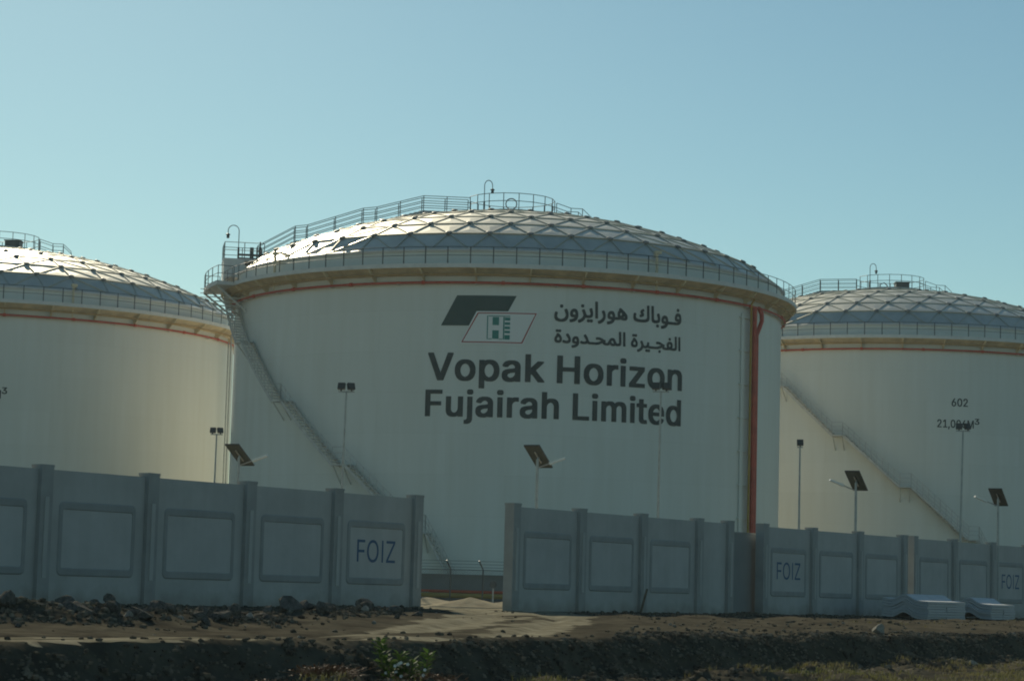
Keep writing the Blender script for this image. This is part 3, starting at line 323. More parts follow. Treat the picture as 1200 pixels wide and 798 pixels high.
'company_ar': '150,-149 155,-150 227,-150 233,-148 245,-148 259,-145 291,-135 311,-125 335,-108 350,-93 365,-71 377,-47 388,-11 388,-1 390,7 390,71 384,107 379,123 363,167 347,201 343,202 317,201 277,181 275,179 275,151 293,109 307,69 314,33 312,19 305,-3 302,-11 283,-38 259,-55 229,-67 193,-74 171,-72 151,-67 133,-61 111,-48 96,-33 91,-25 83,-5 81,5 85,27 98,71 97,101 95,103 57,118 31,118 28,115 11,65 6,47 6,35 4,29 4,-31 7,-47 13,-67 23,-85 39,-105 52,-117 69,-127 87,-135 113,-143 135,-148;176,223 181,222 217,223 223,225 229,229 237,239 240,247 240,283 235,295 225,305 219,308 175,308 163,301 157,293 154,285 155,241 158,235 165,228|427,-149 457,-150 473,-148 519,-137 551,-126 577,-111 595,-98 615,-78 625,-63 635,-45 647,-9 650,3 650,15 652,21 652,85 648,115 639,147 634,161 625,175 620,183 605,198 585,209 563,214 521,214 503,209 484,199 475,192 462,179 453,165 443,145 435,123 430,99 430,45 437,21 449,4 463,-5 475,-11 501,-18 545,-18 548,-19 548,-21 542,-29 531,-37 501,-53 477,-61 417,-75 416,-105 425,-143;545,57 523,63 517,67 509,77 507,83 509,93 515,109 525,124 531,129 539,134 548,129 555,122 565,107 576,75 576,65 575,62|659,-151 687,-152 707,-145 739,-131 778,-107 802,-87 823,-64 841,-37 853,-11 855,-11 873,-16 929,-16 935,-13 943,-7 947,-1 948,43 945,51 941,55 933,59 915,60 897,65 888,69 881,76 873,91 857,135 845,165 826,207 821,213 791,213 751,193 750,189 751,165 775,115 787,81 790,65 790,57 787,47 781,29 771,9 763,-4 749,-20 728,-37 709,-49 677,-65 643,-79 642,-105;742,257 789,256 795,259 803,265 807,271 810,277 810,319 805,329 797,337 787,342 749,342 741,339 733,333 724,317 724,279 730,267 737,260|913,-128 952,-129 964,-124 974,-115 976,-115 986,-124 996,-129 1034,-129 1040,-127 1052,-119 1057,-108 1059,-98 1059,-74 1055,-58 1048,-49 1036,-43 994,-43 984,-48 974,-57 963,-46 956,-43 912,-43 906,-46 895,-56 892,-64 891,-106 896,-116 899,-120 904,-124;894,-16 898,-17 946,-17 988,-10 1006,-4 1028,8 1041,20 1049,32 1058,58 1061,74 1061,138 1059,144 1059,154 1050,192 1034,244 1032,250 1030,252 1002,252 958,236 956,234 955,208 970,164 984,118 987,104 986,90 979,74 966,66 950,61 902,61 898,59 895,30 893,24 893,-12|1125,-13 1129,-14 1195,-14 1199,-13 1200,-11 1200,45 1198,55 1198,115 1196,125 1196,185 1194,195 1194,255 1192,265 1192,327 1190,337 1190,397 1188,405 1188,433 1185,436 1117,436 1113,435 1112,433 1112,379 1114,371 1114,309 1116,299 1116,237 1118,227 1118,167 1120,157 1120,97 1122,87 1122,27 1124,19 1124,-9|1212,-149 1242,-150 1268,-141 1298,-127 1330,-107 1354,-88 1375,-65 1386,-49 1400,-23 1410,5 1415,27 1415,105 1410,129 1404,151 1395,175 1376,211 1374,213 1344,213 1304,193 1303,189 1304,165 1330,111 1340,81 1343,65 1340,47 1332,23 1322,5 1315,-5 1290,-30 1278,-39 1258,-52 1234,-63 1196,-77 1195,-105|1462,-149 1494,-150 1530,-144 1572,-131 1598,-120 1619,-107 1645,-85 1654,-73 1668,-51 1682,-17 1746,-15 1757,-9 1764,3 1765,41 1760,51 1756,56 1746,60 1692,60 1688,61 1687,103 1682,127 1674,153 1666,169 1657,183 1641,199 1626,207 1614,211 1598,214 1556,214 1534,207 1519,199 1501,183 1492,171 1482,155 1472,129 1467,109 1467,41 1474,23 1479,15 1489,5 1516,-9 1544,-16 1582,-16 1586,-17 1586,-19 1576,-30 1567,-37 1542,-51 1506,-63 1452,-75 1451,-103;1584,61 1560,67 1547,77 1543,85 1546,97 1556,117 1568,130 1574,133 1582,130 1593,119 1598,111 1604,99 1610,81 1613,67 1613,63 1610,60|1919,-18 1924,-19 1976,-19 1990,-16 2004,-12 2016,-6 2024,-1 2033,8 2042,24 2049,46 2049,96 2044,116 2032,142 2013,168 1979,204 1940,239 1889,280 1850,308 1820,308 1814,303 1794,274 1793,248 1795,240 1775,220 1770,212 1762,196 1755,174 1755,110 1762,86 1771,66 1768,63 1760,63 1754,61 1718,61 1714,60 1711,48 1711,38 1707,16 1707,-14 1708,-16 1712,-17 1758,-17 1764,-15 1790,-13 1848,1 1886,-12;1938,58 1935,60 1935,62 1942,72 1954,97 1956,98 1966,82 1969,74 1968,70 1965,64 1958,60 1950,57;1852,101 1840,116 1833,128 1829,140 1829,148 1839,168 1847,176 1858,182 1862,180 1872,173 1882,154 1884,148 1880,136 1868,114 1856,101|2392,-25 2397,-26 2507,-26 2515,-24 2541,-24 2549,-22 2565,-22 2571,-20 2593,-18 2629,-9 2651,-2 2678,13 2691,24 2699,35 2707,49 2711,61 2716,85 2716,159 2714,169 2714,213 2712,223 2712,269 2710,279 2710,325 2708,333 2708,379 2706,387 2706,431 2705,435 2701,436 2635,436 2631,435 2630,433 2630,351 2632,341 2632,293 2634,285 2634,239 2636,231 2636,187 2638,179 2638,135 2640,127 2640,117 2635,99 2631,91 2625,83 2615,75 2599,67 2571,59 2557,56 2549,56 2543,54 2529,54 2523,52 2497,52 2487,50 2439,50 2431,52 2409,52 2403,54 2391,54 2359,61 2341,67 2325,75 2314,83 2307,93 2299,111 2297,121 2298,131 2308,173 2307,203 2303,205 2269,214 2239,214 2235,211 2228,185 2220,139 2220,79 2225,57 2235,35 2244,23 2260,9 2273,1 2287,-5 2311,-13 2339,-20 2351,-22 2363,-22 2369,-24;2418,109 2451,108 2485,119 2499,124 2525,139 2534,147 2538,153 2542,163 2541,211 2537,219 2528,231 2511,247 2513,251 2529,261 2547,271 2550,275 2549,303 2533,333 2505,334 2487,325 2465,311 2453,302 2443,292 2436,281 2433,273 2430,259 2430,235 2433,221 2436,215 2461,191 2461,189 2455,187 2417,175 2407,171 2406,143 2417,111|2871,-16 2876,-17 2930,-17 2942,-12 2952,-3 2954,4 2955,40 2951,50 2945,56 2940,58 2928,61 2902,61 2882,66 2874,70 2866,78 2860,92 2857,108 2857,128 2855,134 2855,178 2853,188 2853,228 2851,238 2851,280 2849,288 2849,330 2847,338 2847,382 2845,390 2844,436 2840,437 2770,437 2768,436 2767,432 2767,386 2769,378 2769,334 2771,324 2771,278 2773,268 2773,224 2775,214 2775,170 2777,160 2777,114 2779,108 2779,72 2783,48 2788,32 2796,16 2809,2 2824,-6 2836,-10 2858,-15|2953,-126 2958,-127 2994,-126 3005,-122 3014,-112 3019,-96 3019,-72 3014,-56 3002,-44 2994,-41 2954,-41 2945,-44 2936,-54 2931,-66 2932,-104 2938,-117 2944,-122;2898,-16 2902,-17 2948,-17 2954,-15 2976,-13 2998,-6 3014,2 3031,14 3038,24 3048,44 3055,76 3055,134 3051,160 3038,212 3024,252 3020,253 2994,252 2956,238 2950,234 2949,204 2962,170 2972,138 2981,96 2978,86 2972,75 2966,70 2958,66 2940,61 2908,61 2904,60 2901,48 2901,38 2897,16 2897,-12|3091,-149 3123,-150 3159,-144 3201,-131 3227,-120 3248,-107 3274,-85 3295,-55 3311,-17 3375,-15 3386,-9 3393,3 3394,41 3389,51 3385,56 3375,60 3321,60 3317,61 3316,101 3314,107 3314,115 3307,141 3299,161 3287,182 3272,197 3249,209 3231,214 3187,214 3163,207 3140,193 3128,181 3117,165 3105,141 3097,113 3094,99 3094,49 3099,31 3107,17 3119,5 3145,-9 3173,-16 3211,-16 3215,-17 3215,-19 3205,-30 3196,-37 3171,-51 3135,-63 3081,-75 3080,-103;3213,61 3195,65 3185,69 3174,79 3172,83 3172,89 3175,97 3185,117 3197,130 3203,133 3211,130 3222,119 3227,111 3233,99 3239,81 3242,67 3242,63 3239,60|3337,-16 3343,-17 3531,-16 3542,-12 3551,-2 3554,6 3553,42 3551,48 3547,54 3539,59 3455,59 3445,61 3389,61 3379,59 3345,59 3342,56 3340,48 3340,38 3336,16 3336,-12|3497,-16 3501,-17 3573,-17 3579,-15 3601,-15 3607,-13 3619,-13 3657,-6 3683,2 3705,14 3723,27 3737,44 3751,68 3759,96 3762,110 3762,192 3753,232 3745,254 3739,266 3731,279 3721,290 3711,298 3695,306 3677,311 3631,311 3613,306 3601,300 3587,291 3573,276 3559,254 3553,242 3547,226 3542,206 3540,192 3540,146 3545,128 3551,116 3558,106 3573,94 3585,87 3601,82 3613,79 3647,79 3649,78 3649,76 3629,68 3593,61 3515,61 3503,58 3500,48 3500,38 3496,16 3496,-12;3655,154 3639,158 3626,164 3623,168 3616,182 3623,202 3633,218 3640,226 3649,231 3662,224 3673,208 3681,190 3686,172 3686,162 3685,159;3618,346 3663,345 3673,350 3681,358 3686,368 3686,406 3681,417 3677,422 3671,426 3661,431 3623,431 3613,426 3605,418 3600,408 3600,366 3607,353',
'limited_ar': '88,-13 93,-14 149,-14 171,-9 189,-1 203,8 217,25 229,49 233,61 236,75 236,127 234,143 225,171 213,195 186,233 145,274 121,292 93,291 84,283 63,258 62,233 63,225 47,208 35,191 23,171 13,149 4,117 4,65 9,45 17,27 27,14 41,3 57,-5 69,-9;117,65 105,69 93,76 87,83 80,99 85,115 93,133 111,162 123,175 134,165 153,139 163,113 164,101 161,93 155,83 146,73 133,67 123,64;62,319 101,318 113,323 123,331 127,330 135,323 145,318 183,318 191,321 201,329 205,335 208,343 208,379 205,387 202,393 195,400 187,404 143,404 131,397 125,391 121,392 111,401 105,404 59,403 53,400 46,393 41,381 40,345 43,335 48,327 57,321|335,-17 340,-18 402,-18 428,-14 450,-7 466,1 487,17 494,27 506,53 509,65 509,125 496,169 470,223 430,285 424,291 396,291 356,265 355,243 356,237 370,217 400,171 418,139 424,125 430,107 432,97 430,91 424,81 419,75 408,69 386,62 366,60 350,62 332,67 310,75 298,82 274,82 270,80 266,73 248,41 248,13 262,3 274,-3 298,-11|544,-149 574,-150 590,-148 636,-137 668,-126 694,-111 712,-98 732,-78 742,-63 752,-45 764,-9 767,3 767,15 769,21 769,85 765,115 756,145 751,159 740,177 735,185 722,198 702,209 680,214 636,214 620,209 603,201 594,194 579,179 570,165 558,141 550,115 547,95 547,45 554,21 558,15 563,7 569,1 592,-11 618,-18 662,-18 665,-19 665,-21 659,-29 648,-37 618,-53 594,-61 534,-75 533,-105 542,-143;660,57 644,61 633,67 626,77 624,83 626,93 632,109 642,124 650,131 656,134 668,126 678,113 684,101 693,71 693,65 690,62 674,58|883,-17 888,-18 948,-18 956,-16 966,-16 996,-7 1022,7 1024,7 1038,-3 1050,-9 1072,-16 1126,-16 1132,-13 1140,-7 1146,3 1147,41 1142,51 1138,55 1130,59 1114,60 1102,63 1089,69 1080,78 1070,95 1044,163 1021,213 988,269 976,288 972,291 944,291 904,265 903,243 904,237 924,207 954,157 966,133 979,101 978,91 972,81 968,76 960,71 950,67 934,62 912,60 886,65 862,73 846,81 820,82 818,81 812,71 796,41 796,13 810,3 822,-3 846,-11|1090,-16 1096,-17 1284,-16 1295,-12 1304,-2 1307,6 1306,42 1302,51 1296,56 1290,59 1208,59 1198,61 1142,61 1132,59 1098,59 1095,56 1093,48 1093,38 1089,16 1089,-12|1250,-16 1254,-17 1308,-17 1314,-15 1332,-15 1338,-13 1346,-13 1376,-6 1410,4 1430,12 1502,47 1505,46 1514,28 1524,13 1538,2 1554,-6 1574,-13 1584,-15 1596,-15 1602,-17 1660,-17 1673,-12 1679,-6 1682,0 1683,46 1677,54 1670,58 1658,61 1626,61 1614,63 1596,70 1587,76 1588,78 1600,79 1603,82 1603,112 1601,118 1601,130 1598,148 1584,151 1572,151 1546,160 1470,201 1434,214 1408,221 1398,221 1392,223 1336,223 1320,221 1290,214 1286,212 1285,210 1285,184 1294,142 1330,141 1350,145 1374,145 1398,140 1420,134 1450,121 1455,116 1454,114 1440,106 1406,90 1366,76 1312,63 1302,63 1296,61 1256,60 1253,48 1253,38 1249,16 1249,-12|1819,-24 1868,-25 1880,-23 1896,-16 1914,-3 1936,-12 1958,-17 2002,-17 2016,-11 2024,-2 2027,6 2027,40 2024,48 2020,54 2012,59 2000,61 1988,61 1974,66 1959,78 1948,94 1907,180 1896,197 1886,209 1874,218 1862,224 1846,229 1802,229 1792,226 1780,222 1768,216 1751,204 1734,187 1712,154 1680,94 1669,76 1662,69 1654,64 1646,61 1634,60 1631,48 1631,38 1627,16 1627,-14 1630,-17 1672,-17 1698,-10 1714,-1 1727,12 1732,19 1736,22 1755,4 1774,-8 1790,-16;1842,54 1826,59 1809,70 1783,96 1780,102 1780,106 1782,110 1794,129 1808,143 1816,148 1820,148 1826,145 1838,130 1850,106 1862,76 1862,68 1859,62 1850,55 1846,54|1970,-16 1974,-17 2020,-17 2026,-15 2048,-13 2064,-8 2086,4 2097,14 2104,26 2110,42 2115,72 2115,160 2113,168 2113,210 2111,220 2111,262 2109,272 2109,314 2107,324 2107,370 2105,380 2105,432 2104,436 2102,437 2032,437 2028,436 2027,434 2027,388 2029,378 2029,338 2031,328 2031,288 2033,278 2033,238 2035,228 2035,188 2037,178 2039,92 2034,77 2026,69 2020,65 2004,61 1980,61 1976,60 1973,48 1973,38 1969,16 1969,-12|2179,-13 2183,-14 2249,-14 2253,-13 2254,-11 2254,45 2252,55 2252,115 2250,125 2250,185 2248,195 2248,255 2246,265 2246,327 2244,337 2244,397 2242,405 2242,433 2239,436 2171,436 2167,435 2166,433 2166,379 2168,371 2168,309 2170,299 2170,237 2172,227 2172,167 2174,157 2174,97 2176,87 2176,27 2178,19 2178,-9|2521,-13 2526,-14 2582,-14 2604,-9 2622,-1 2640,12 2652,29 2662,51 2669,79 2669,127 2667,143 2658,171 2648,191 2632,216 2615,237 2578,274 2554,292 2526,291 2517,283 2496,258 2495,253 2496,227 2468,192 2462,181 2446,149 2437,117 2437,65 2442,45 2450,27 2460,14 2474,3 2500,-9;2550,65 2538,69 2527,75 2520,83 2514,95 2513,101 2522,125 2528,137 2544,162 2556,175 2567,165 2586,139 2594,121 2597,111 2597,101 2594,93 2588,83 2579,73 2566,67 2556,64;2495,319 2534,318 2546,323 2556,332 2558,332 2568,323 2578,318 2618,319 2626,323 2634,329 2638,335 2640,341 2641,377 2638,387 2636,392 2630,398 2618,404 2576,404 2566,399 2556,390 2545,401 2538,404 2492,403 2486,400 2479,393 2474,381 2473,345 2476,335 2479,329 2486,323|2661,-151 2689,-152 2709,-145 2755,-123 2780,-107 2804,-87 2825,-64 2843,-37 2855,-11 2857,-11 2875,-16 2929,-16 2939,-12 2946,-5 2949,1 2950,43 2947,51 2943,55 2935,59 2917,60 2899,65 2890,69 2883,76 2871,99 2859,133 2845,169 2828,207 2823,213 2793,213 2753,193 2752,189 2753,165 2777,115 2789,81 2792,69 2792,59 2787,41 2782,25 2773,9 2765,-3 2739,-30 2711,-49 2679,-65 2645,-79 2644,-105|2954,-128 2995,-129 3005,-124 3015,-116 3019,-117 3027,-124 3039,-129 3075,-129 3083,-126 3093,-119 3097,-112 3100,-104 3100,-68 3097,-60 3094,-54 3087,-47 3079,-43 3035,-43 3028,-46 3017,-56 3013,-55 3003,-46 2997,-43 2951,-44 2945,-47 2938,-54 2933,-66 2932,-102 2935,-112 2939,-118 2948,-126;2895,-16 2899,-17 2949,-17 2957,-15 2971,-15 2997,-8 3017,2 3037,-8 3065,-15 3077,-15 3085,-17 3147,-17 3155,-14 3165,-8 3171,2 3172,42 3167,53 3159,58 3145,61 3109,61 3093,63 3077,68 3067,73 3063,80 3061,88 3064,110 3072,142 3071,172 3065,174 3033,181 3001,181 2999,180 2997,176 2986,126 2986,120 2981,104 2970,80 2959,70 2945,64 2933,61 2903,61 2899,58 2898,44 2896,38 2896,22 2894,16 2894,-12|3116,-16 3122,-17 3310,-16 3316,-14 3324,-9 3330,0 3330,46 3324,55 3316,59 3234,59 3224,61 3168,61 3158,59 3124,59 3121,56 3119,48 3119,38 3115,16 3115,-12|3421,-123 3462,-124 3470,-121 3480,-113 3485,-103 3485,-59 3479,-47 3470,-41 3462,-38 3424,-38 3416,-41 3406,-49 3401,-59 3401,-103 3407,-115 3416,-121;3651,-17 3678,-18 3696,-13 3702,-9 3708,1 3711,11 3711,35 3706,49 3702,55 3698,57 3690,60 3660,60 3654,62 3644,62 3624,69 3612,77 3614,80 3624,80 3627,83 3627,125 3625,131 3624,149 3602,150 3584,155 3550,171 3498,199 3474,209 3438,220 3424,222 3352,222 3310,213 3309,187 3320,141 3352,140 3388,146 3406,144 3428,139 3448,133 3468,125 3479,119 3480,115 3478,113 3434,91 3408,81 3388,75 3330,62 3280,59 3277,39 3277,27 3275,21 3275,-11 3276,-15 3280,-16 3348,-16 3388,-9 3420,-1 3444,7 3480,22 3528,47 3530,47 3536,33 3543,21 3552,11 3568,-1 3576,-5 3604,-14 3612,-14 3618,-16|3653,-16 3657,-17 3707,-17 3715,-15 3745,-15 3751,-13 3765,-13 3791,-9 3819,-2 3863,-11 3889,-13 3895,-15 3911,-15 3919,-17 3979,-17 3987,-14 3994,-10 3999,-5 4001,0 4002,44 3999,50 3996,54 3987,59 3975,61 3925,61 3914,64 3914,68 3923,86 3928,104 3928,120 3930,128 3930,150 3928,156 3928,170 3923,188 3911,214 3904,224 3884,244 3873,251 3859,256 3847,259 3789,259 3773,254 3759,248 3737,233 3723,217 3710,196 3705,180 3700,160 3700,108 3707,84 3717,63 3713,61 3669,61 3659,58 3656,48 3656,38 3652,16 3652,-12;3809,88 3791,106 3781,124 3778,132 3781,142 3792,162 3806,176 3817,180 3830,172 3837,165 3847,146 3851,134 3847,122 3840,110 3824,94 3813,88;3790,294 3795,293 3833,294 3839,296 3848,302 3853,310 3856,318 3855,356 3850,368 3837,378 3791,379 3779,372 3773,364 3770,356 3771,312 3774,306 3781,299|3947,-16 3951,-17 3997,-17 4023,-13 4045,-6 4060,2 4074,16 4081,28 4085,38 4092,70 4092,160 4090,168 4088,260 4086,268 4086,308 4084,318 4082,410 4080,416 4080,434 4077,437 4009,437 4005,436 4004,434 4004,388 4006,378 4006,334 4008,324 4008,278 4010,268 4010,220 4012,212 4012,166 4014,158 4014,112 4016,100 4011,78 4001,68 3981,61 3955,61 3951,60 3950,46 3948,40 3948,26 3946,20 3946,-12|4155,-13 4159,-14 4225,-14 4229,-13 4230,-11 4230,45 4228,53 4228,115 4226,125 4226,189 4224,199 4224,263 4222,273 4222,345 4220,355 4220,431 4219,435 4217,436 4147,436 4143,435 4142,433 4142,379 4144,371 4144,309 4146,299 4146,237 4148,227 4148,167 4150,157 4150,97 4152,87 4152,27 4154,19 4154,-9',
}
# ------------------------------------------------------------------ lettering
def glyph_mesh(key, sx, sy, x0, y0, bold, wrap=None, only=None):
    """flat lettering from outline data; wrap = (azimuth of x=0, radius) bends it round a tank"""
    outs = bmesh.new()
    for gi, g in enumerate(GLYPHS[key].split('|')):
        c = bpy.data.curves.new('g', 'CURVE'); c.dimensions = '2D'; c.fill_mode = 'BOTH'
        for sp in g.split(';'):
            pts = [[int(v) / 1000.0 for v in p.split(',')] for p in sp.split(' ')]
            s = c.splines.new('POLY'); s.points.add(len(pts) - 1); s.use_cyclic_u = True
            for b, p in zip(s.points, pts): b.co = (p[0], p[1], 0, 1)
        o = bpy.data.objects.new('g', c); me = o.to_mesh()
        t = bmesh.new(); t.from_mesh(me); o.to_mesh_clear()
        bpy.data.objects.remove(o); bpy.data.curves.remove(c)
        bmesh.ops.dissolve_degenerate(t, dist=1e-5, edges=t.edges)
        for v in t.verts: v.co.z = (gi % 3) * 0.002
        tm = bpy.data.meshes.new('tmp'); t.to_mesh(tm); t.free(); outs.from_mesh(tm); bpy.data.meshes.remove(tm)
    for v in outs.verts: v.co.x = x0 + v.co.x * sx; v.co.y = y0 + v.co.y * sy
    if wrap: bend(outs, *wrap)
    return outs

def bend(bm, az0, rad):
    xs = [v.co.x for v in bm.verts]; x = min(xs) + 0.3
    while x < max(xs):
        bmesh.ops.bisect_plane(bm, geom=bm.verts[:] + bm.edges[:] + bm.faces[:], plane_co=(x, 0, 0), plane_no=(1, 0, 0)); x += 0.3
    for v in bm.verts:
        a = R_(az0) + v.co.x / 18.3; r = rad + v.co.z
        v.co = (r * math.sin(a), -r * math.cos(a), v.co.y)

def bm_obj(name, bm, mt, parent):
    me = bpy.data.meshes.new(name); bm.to_mesh(me); bm.free(); me.materials.append(mt)
    return link(name, me, parent)

def poly_bm(polys, wrap):
    bm = bmesh.new()
    for k, p in enumerate(polys): bm.faces.new([bm.verts.new((x, y, 0.0)) for x, y in p])
    bend(bm, *wrap); return bm

RW = 18.3 + 0.025
def line(key, parent, a0, a1, zb, ztop, h, bold, x_ext, mt='letter', name='lettering'):
    """fit outline line `key` between azimuths a0..a1 with its baseline at zb"""
    xm, xM = x_ext; W = R_(a1 - a0) * 18.3
    sx = W / (xM - xm); sy = (ztop - zb) / h
    return bm_obj(name, glyph_mesh(key, sx, sy, -xm * sx, zb, bold, (a0, RW)), M[mt], parent)

# ------------------------------------------------------------------ storage tank
TR, Z_FAS, Z_DECK, Z_TOP, Z_EAVE, RISE = 18.3, 19.6, 19.78, 20.72, 20.85, 4.85
K = 8
R1, Z1 = 16.7, Z_EAVE + 1.2                                  # the lowest row of panels is steeper than the cap above it
RS = (R1 * R1 + (RISE - 1.2) ** 2) / (2 * (RISE - 1.2)); ZC = Z_EAVE + RISE - RS
def dome_z(r): return math.sqrt(RS * RS - r * r) + ZC if r <= R1 else Z1 - 1.2 * (r - R1) / (TR - R1)
CACHE = {}
def cached(key, name, fn, mt, parent, smooth=False):
    if key not in CACHE:
        o = fn().build(name, mt, parent, smooth); CACHE[key] = o.data; return o
    return link(name, CACHE[key], parent)

def dome_nodes():
    pm = math.asin(R1 / RS); nd = {}
    for k in range(K + 1):
        n = max(1, 6 * k)
        for j in range(n):
            a = 360.0 * j / n + 30 if k else 0
            r = RS * math.sin(pm * k / (K - 1)) if k < K else TR
            nd[(k, j)] = cy(a, r, dome_z(r))
    return nd
def dome_tris():
    ts = []
    for k in range(1, K + 1):
        n, p = 6 * k, max(1, 6 * (k - 1))
        for s in range(6):
            for i in range(k):
                o0, o1 = (k, (s * k + i) % n), (k, (s * k + i + 1) % n)
                i0 = (k - 1, (s * (k - 1) + i) % p)
                ts.append((o0, o1, i0))
                if i < k - 1: ts.append((o1, (k - 1, (s * (k - 1) + i + 1) % p), i0))
    return ts
def dome_panels():
    nd = dome_nodes(); mb = MB(); rr = random.Random(3)
    for t in dome_tris():
        P = [nd[q] for q in t]; c = sum(P, Vector()) / 3; nrm = (P[1] - P[0]).cross(P[2] - P[0]).normalized()
        if nrm.z < 0: nrm = -nrm
        c = c + nrm * rr.uniform(0.015, 0.04)                       # sheet slightly dished up between the battens
        n = len(mb.v); mb.v += [tuple(p) for p in P] + [tuple(c)]; mb.f += [(n, n + 1, n + 3), (n + 1, n + 2, n + 3), (n + 2, n, n + 3)]
    return mb
def dome_battens():
    nd = dome_nodes(); mb = MB(); seen = set()
    for t in dome_tris():
        for a, b in ((t[0], t[1]), (t[1], t[2]), (t[2], t[0])):
            e = tuple(sorted((a, b)))
            if e in seen: continue
            seen.add(e); A, B = nd[a], nd[b]; d = (B - A); L = d.length / 2; d.normalize()
            c = (A + B) / 2; up = (c - Vector((0, 0, ZC))).normalized(); s = d.cross(up)
            mb.obox(c + up * 0.03, d * L, s * 0.05, up * 0.028)
    return mb
def hub_mb():
    mb = MB(); n = 10; v = []
    for h, r in ((0.03, 0.21), (0.11, 0.20), (0.14, 0.1)):
        v += [Vector((r * math.cos(2 * math.pi * i / n), r * math.sin(2 * math.pi * i / n), h)) for i in range(n)]
    f = [(q * n + i, q * n + (i + 1) % n, q * n + n + (i + 1) % n, q * n + n + i) for q in (0, 1) for i in range(n)] + [tuple(2 * n + i for i in range(n))]
    return mb.add(v, f)
def put_hubs(dm, loc):
    nd = dome_nodes(); ps = [p for (k, j), p in nd.items() if k not in (0, K)]
    vd = Vector((-loc[0], -loc[1], 0)).normalized(); ps.sort(key=lambda p: -p.dot(vd))
    def rot(p): return (p - Vector((0, 0, ZC))).to_track_quat('Z', 'Y')
    for p in ps[:100]:
        o = cached('hub', 'joint_cover', hub_mb, M['hub'], dm); o.location = p; o.rotation_euler = rot(p).to_euler()
    mb = MB(); src = hub_mb()
    for p in ps[100:]: mb.add([p + rot(p) @ Vector(q) for q in src.v], src.f)
    tag(mb.build('far_joint_covers', M['hub'], dm, fix=False), kind='stuff')

def rail_along(mb, pts, h=1.05, rails=(1.05, 0.55), r=0.022, post_r=0.028, post_every=True):
    """handrail over a polyline of deck points"""
    for q in rails: mb.tube([p + Vector((0, 0, q)) for p in pts], r, 5)
    if post_every:
        for p in pts: mb.tube([p, p + Vector((0, 0, h))], post_r, 5)

def stair_meshes(az_shift):
    """stair rising round the shell: flights of 4 m between small landings"""
    land = [(-7.0, 0.0), (-13.6, 3.85), (-29.9, 7.85), (-46.0, 11.85), (-61.5, 15.85), (-76.5, 19.6)]
    tr, st, rl, ld = [], [], [], []
    r0, r1 = TR + 0.12, TR + 0.95
    for i in range(len(land) - 1):
        (a0, z0), (a1, z1) = land[i], land[i + 1]
        s0 = a0 - (2.6 if i else 0.0)
        n = max(4, int(round((z1 - z0) / 0.2))); trm, rlm = MB(), MB(); tr.append(trm); rl.append(rlm)
        pr = []
        for k in range(n):
            f = (k + 0.5) / n; a = s0 + (a1 - s0) * f; z = z0 + (z1 - z0) * (k + 1) / n
            e = Vector((math.sin(R_(a)), -math.cos(R_(a)), 0)); t = Vector((math.cos(R_(a)), math.sin(R_(a)), 0))
            trm.obox(cy(a, (r0 + r1) / 2, z - 0.02), e * (r1 - r0) / 2, t * 0.14, Vector((0, 0, 0.02)))
        for rr in (r0, r1):
            rows = []
            for k in range(15):
                f = k / 14; a = s0 + (a1 - s0) * f; z = z0 + (z1 - z0) * f
                rows.append([cy(a, rr - .025, z - .13), cy(a, rr + .025, z - .13), cy(a, rr + .025, z + .11), cy(a, rr - .025, z + .11)])
            sm = MB(); sweep(sm, rows); st.append(sm)
        pts = [cy(s0 + (a1 - s0) * k / 10, r1, z0 + (z1 - z0) * k / 10) for k in range(11)]
        if i: pts = [cy(a0, r1, z0)] + pts
        rail_along(rlm, pts, rails=(1.05, 0.7, 0.36))
        if i:                                                        # landing with two knee braces
            lb = MB(); lb.ring([(TR + 0.04, z0 - 0.06), (r1 + 0.08, z0 - 0.06), (r1 + 0.08, z0 + 0.02), (TR + 0.04, z0 + 0.02)], s0 - 0.15, a0 + 0.15, 4, True)
            for a in (s0 + 0.2, a0 - 0.2): lb.tube([cy(a, r1 - 0.05, z0 - 0.06), cy(a, TR + 0.02, z0 - 1.15)], 0.04, 5)
            ld.append(lb)
    return tr, st, rl, ld

def roof_path(az):
    return [(17.05, 21.85), (14.6, 23.3), (13.8, 23.42), (10.1, 24.75), (9.2, 24.88), (6.06, 25.82), (2.9, 25.86)]

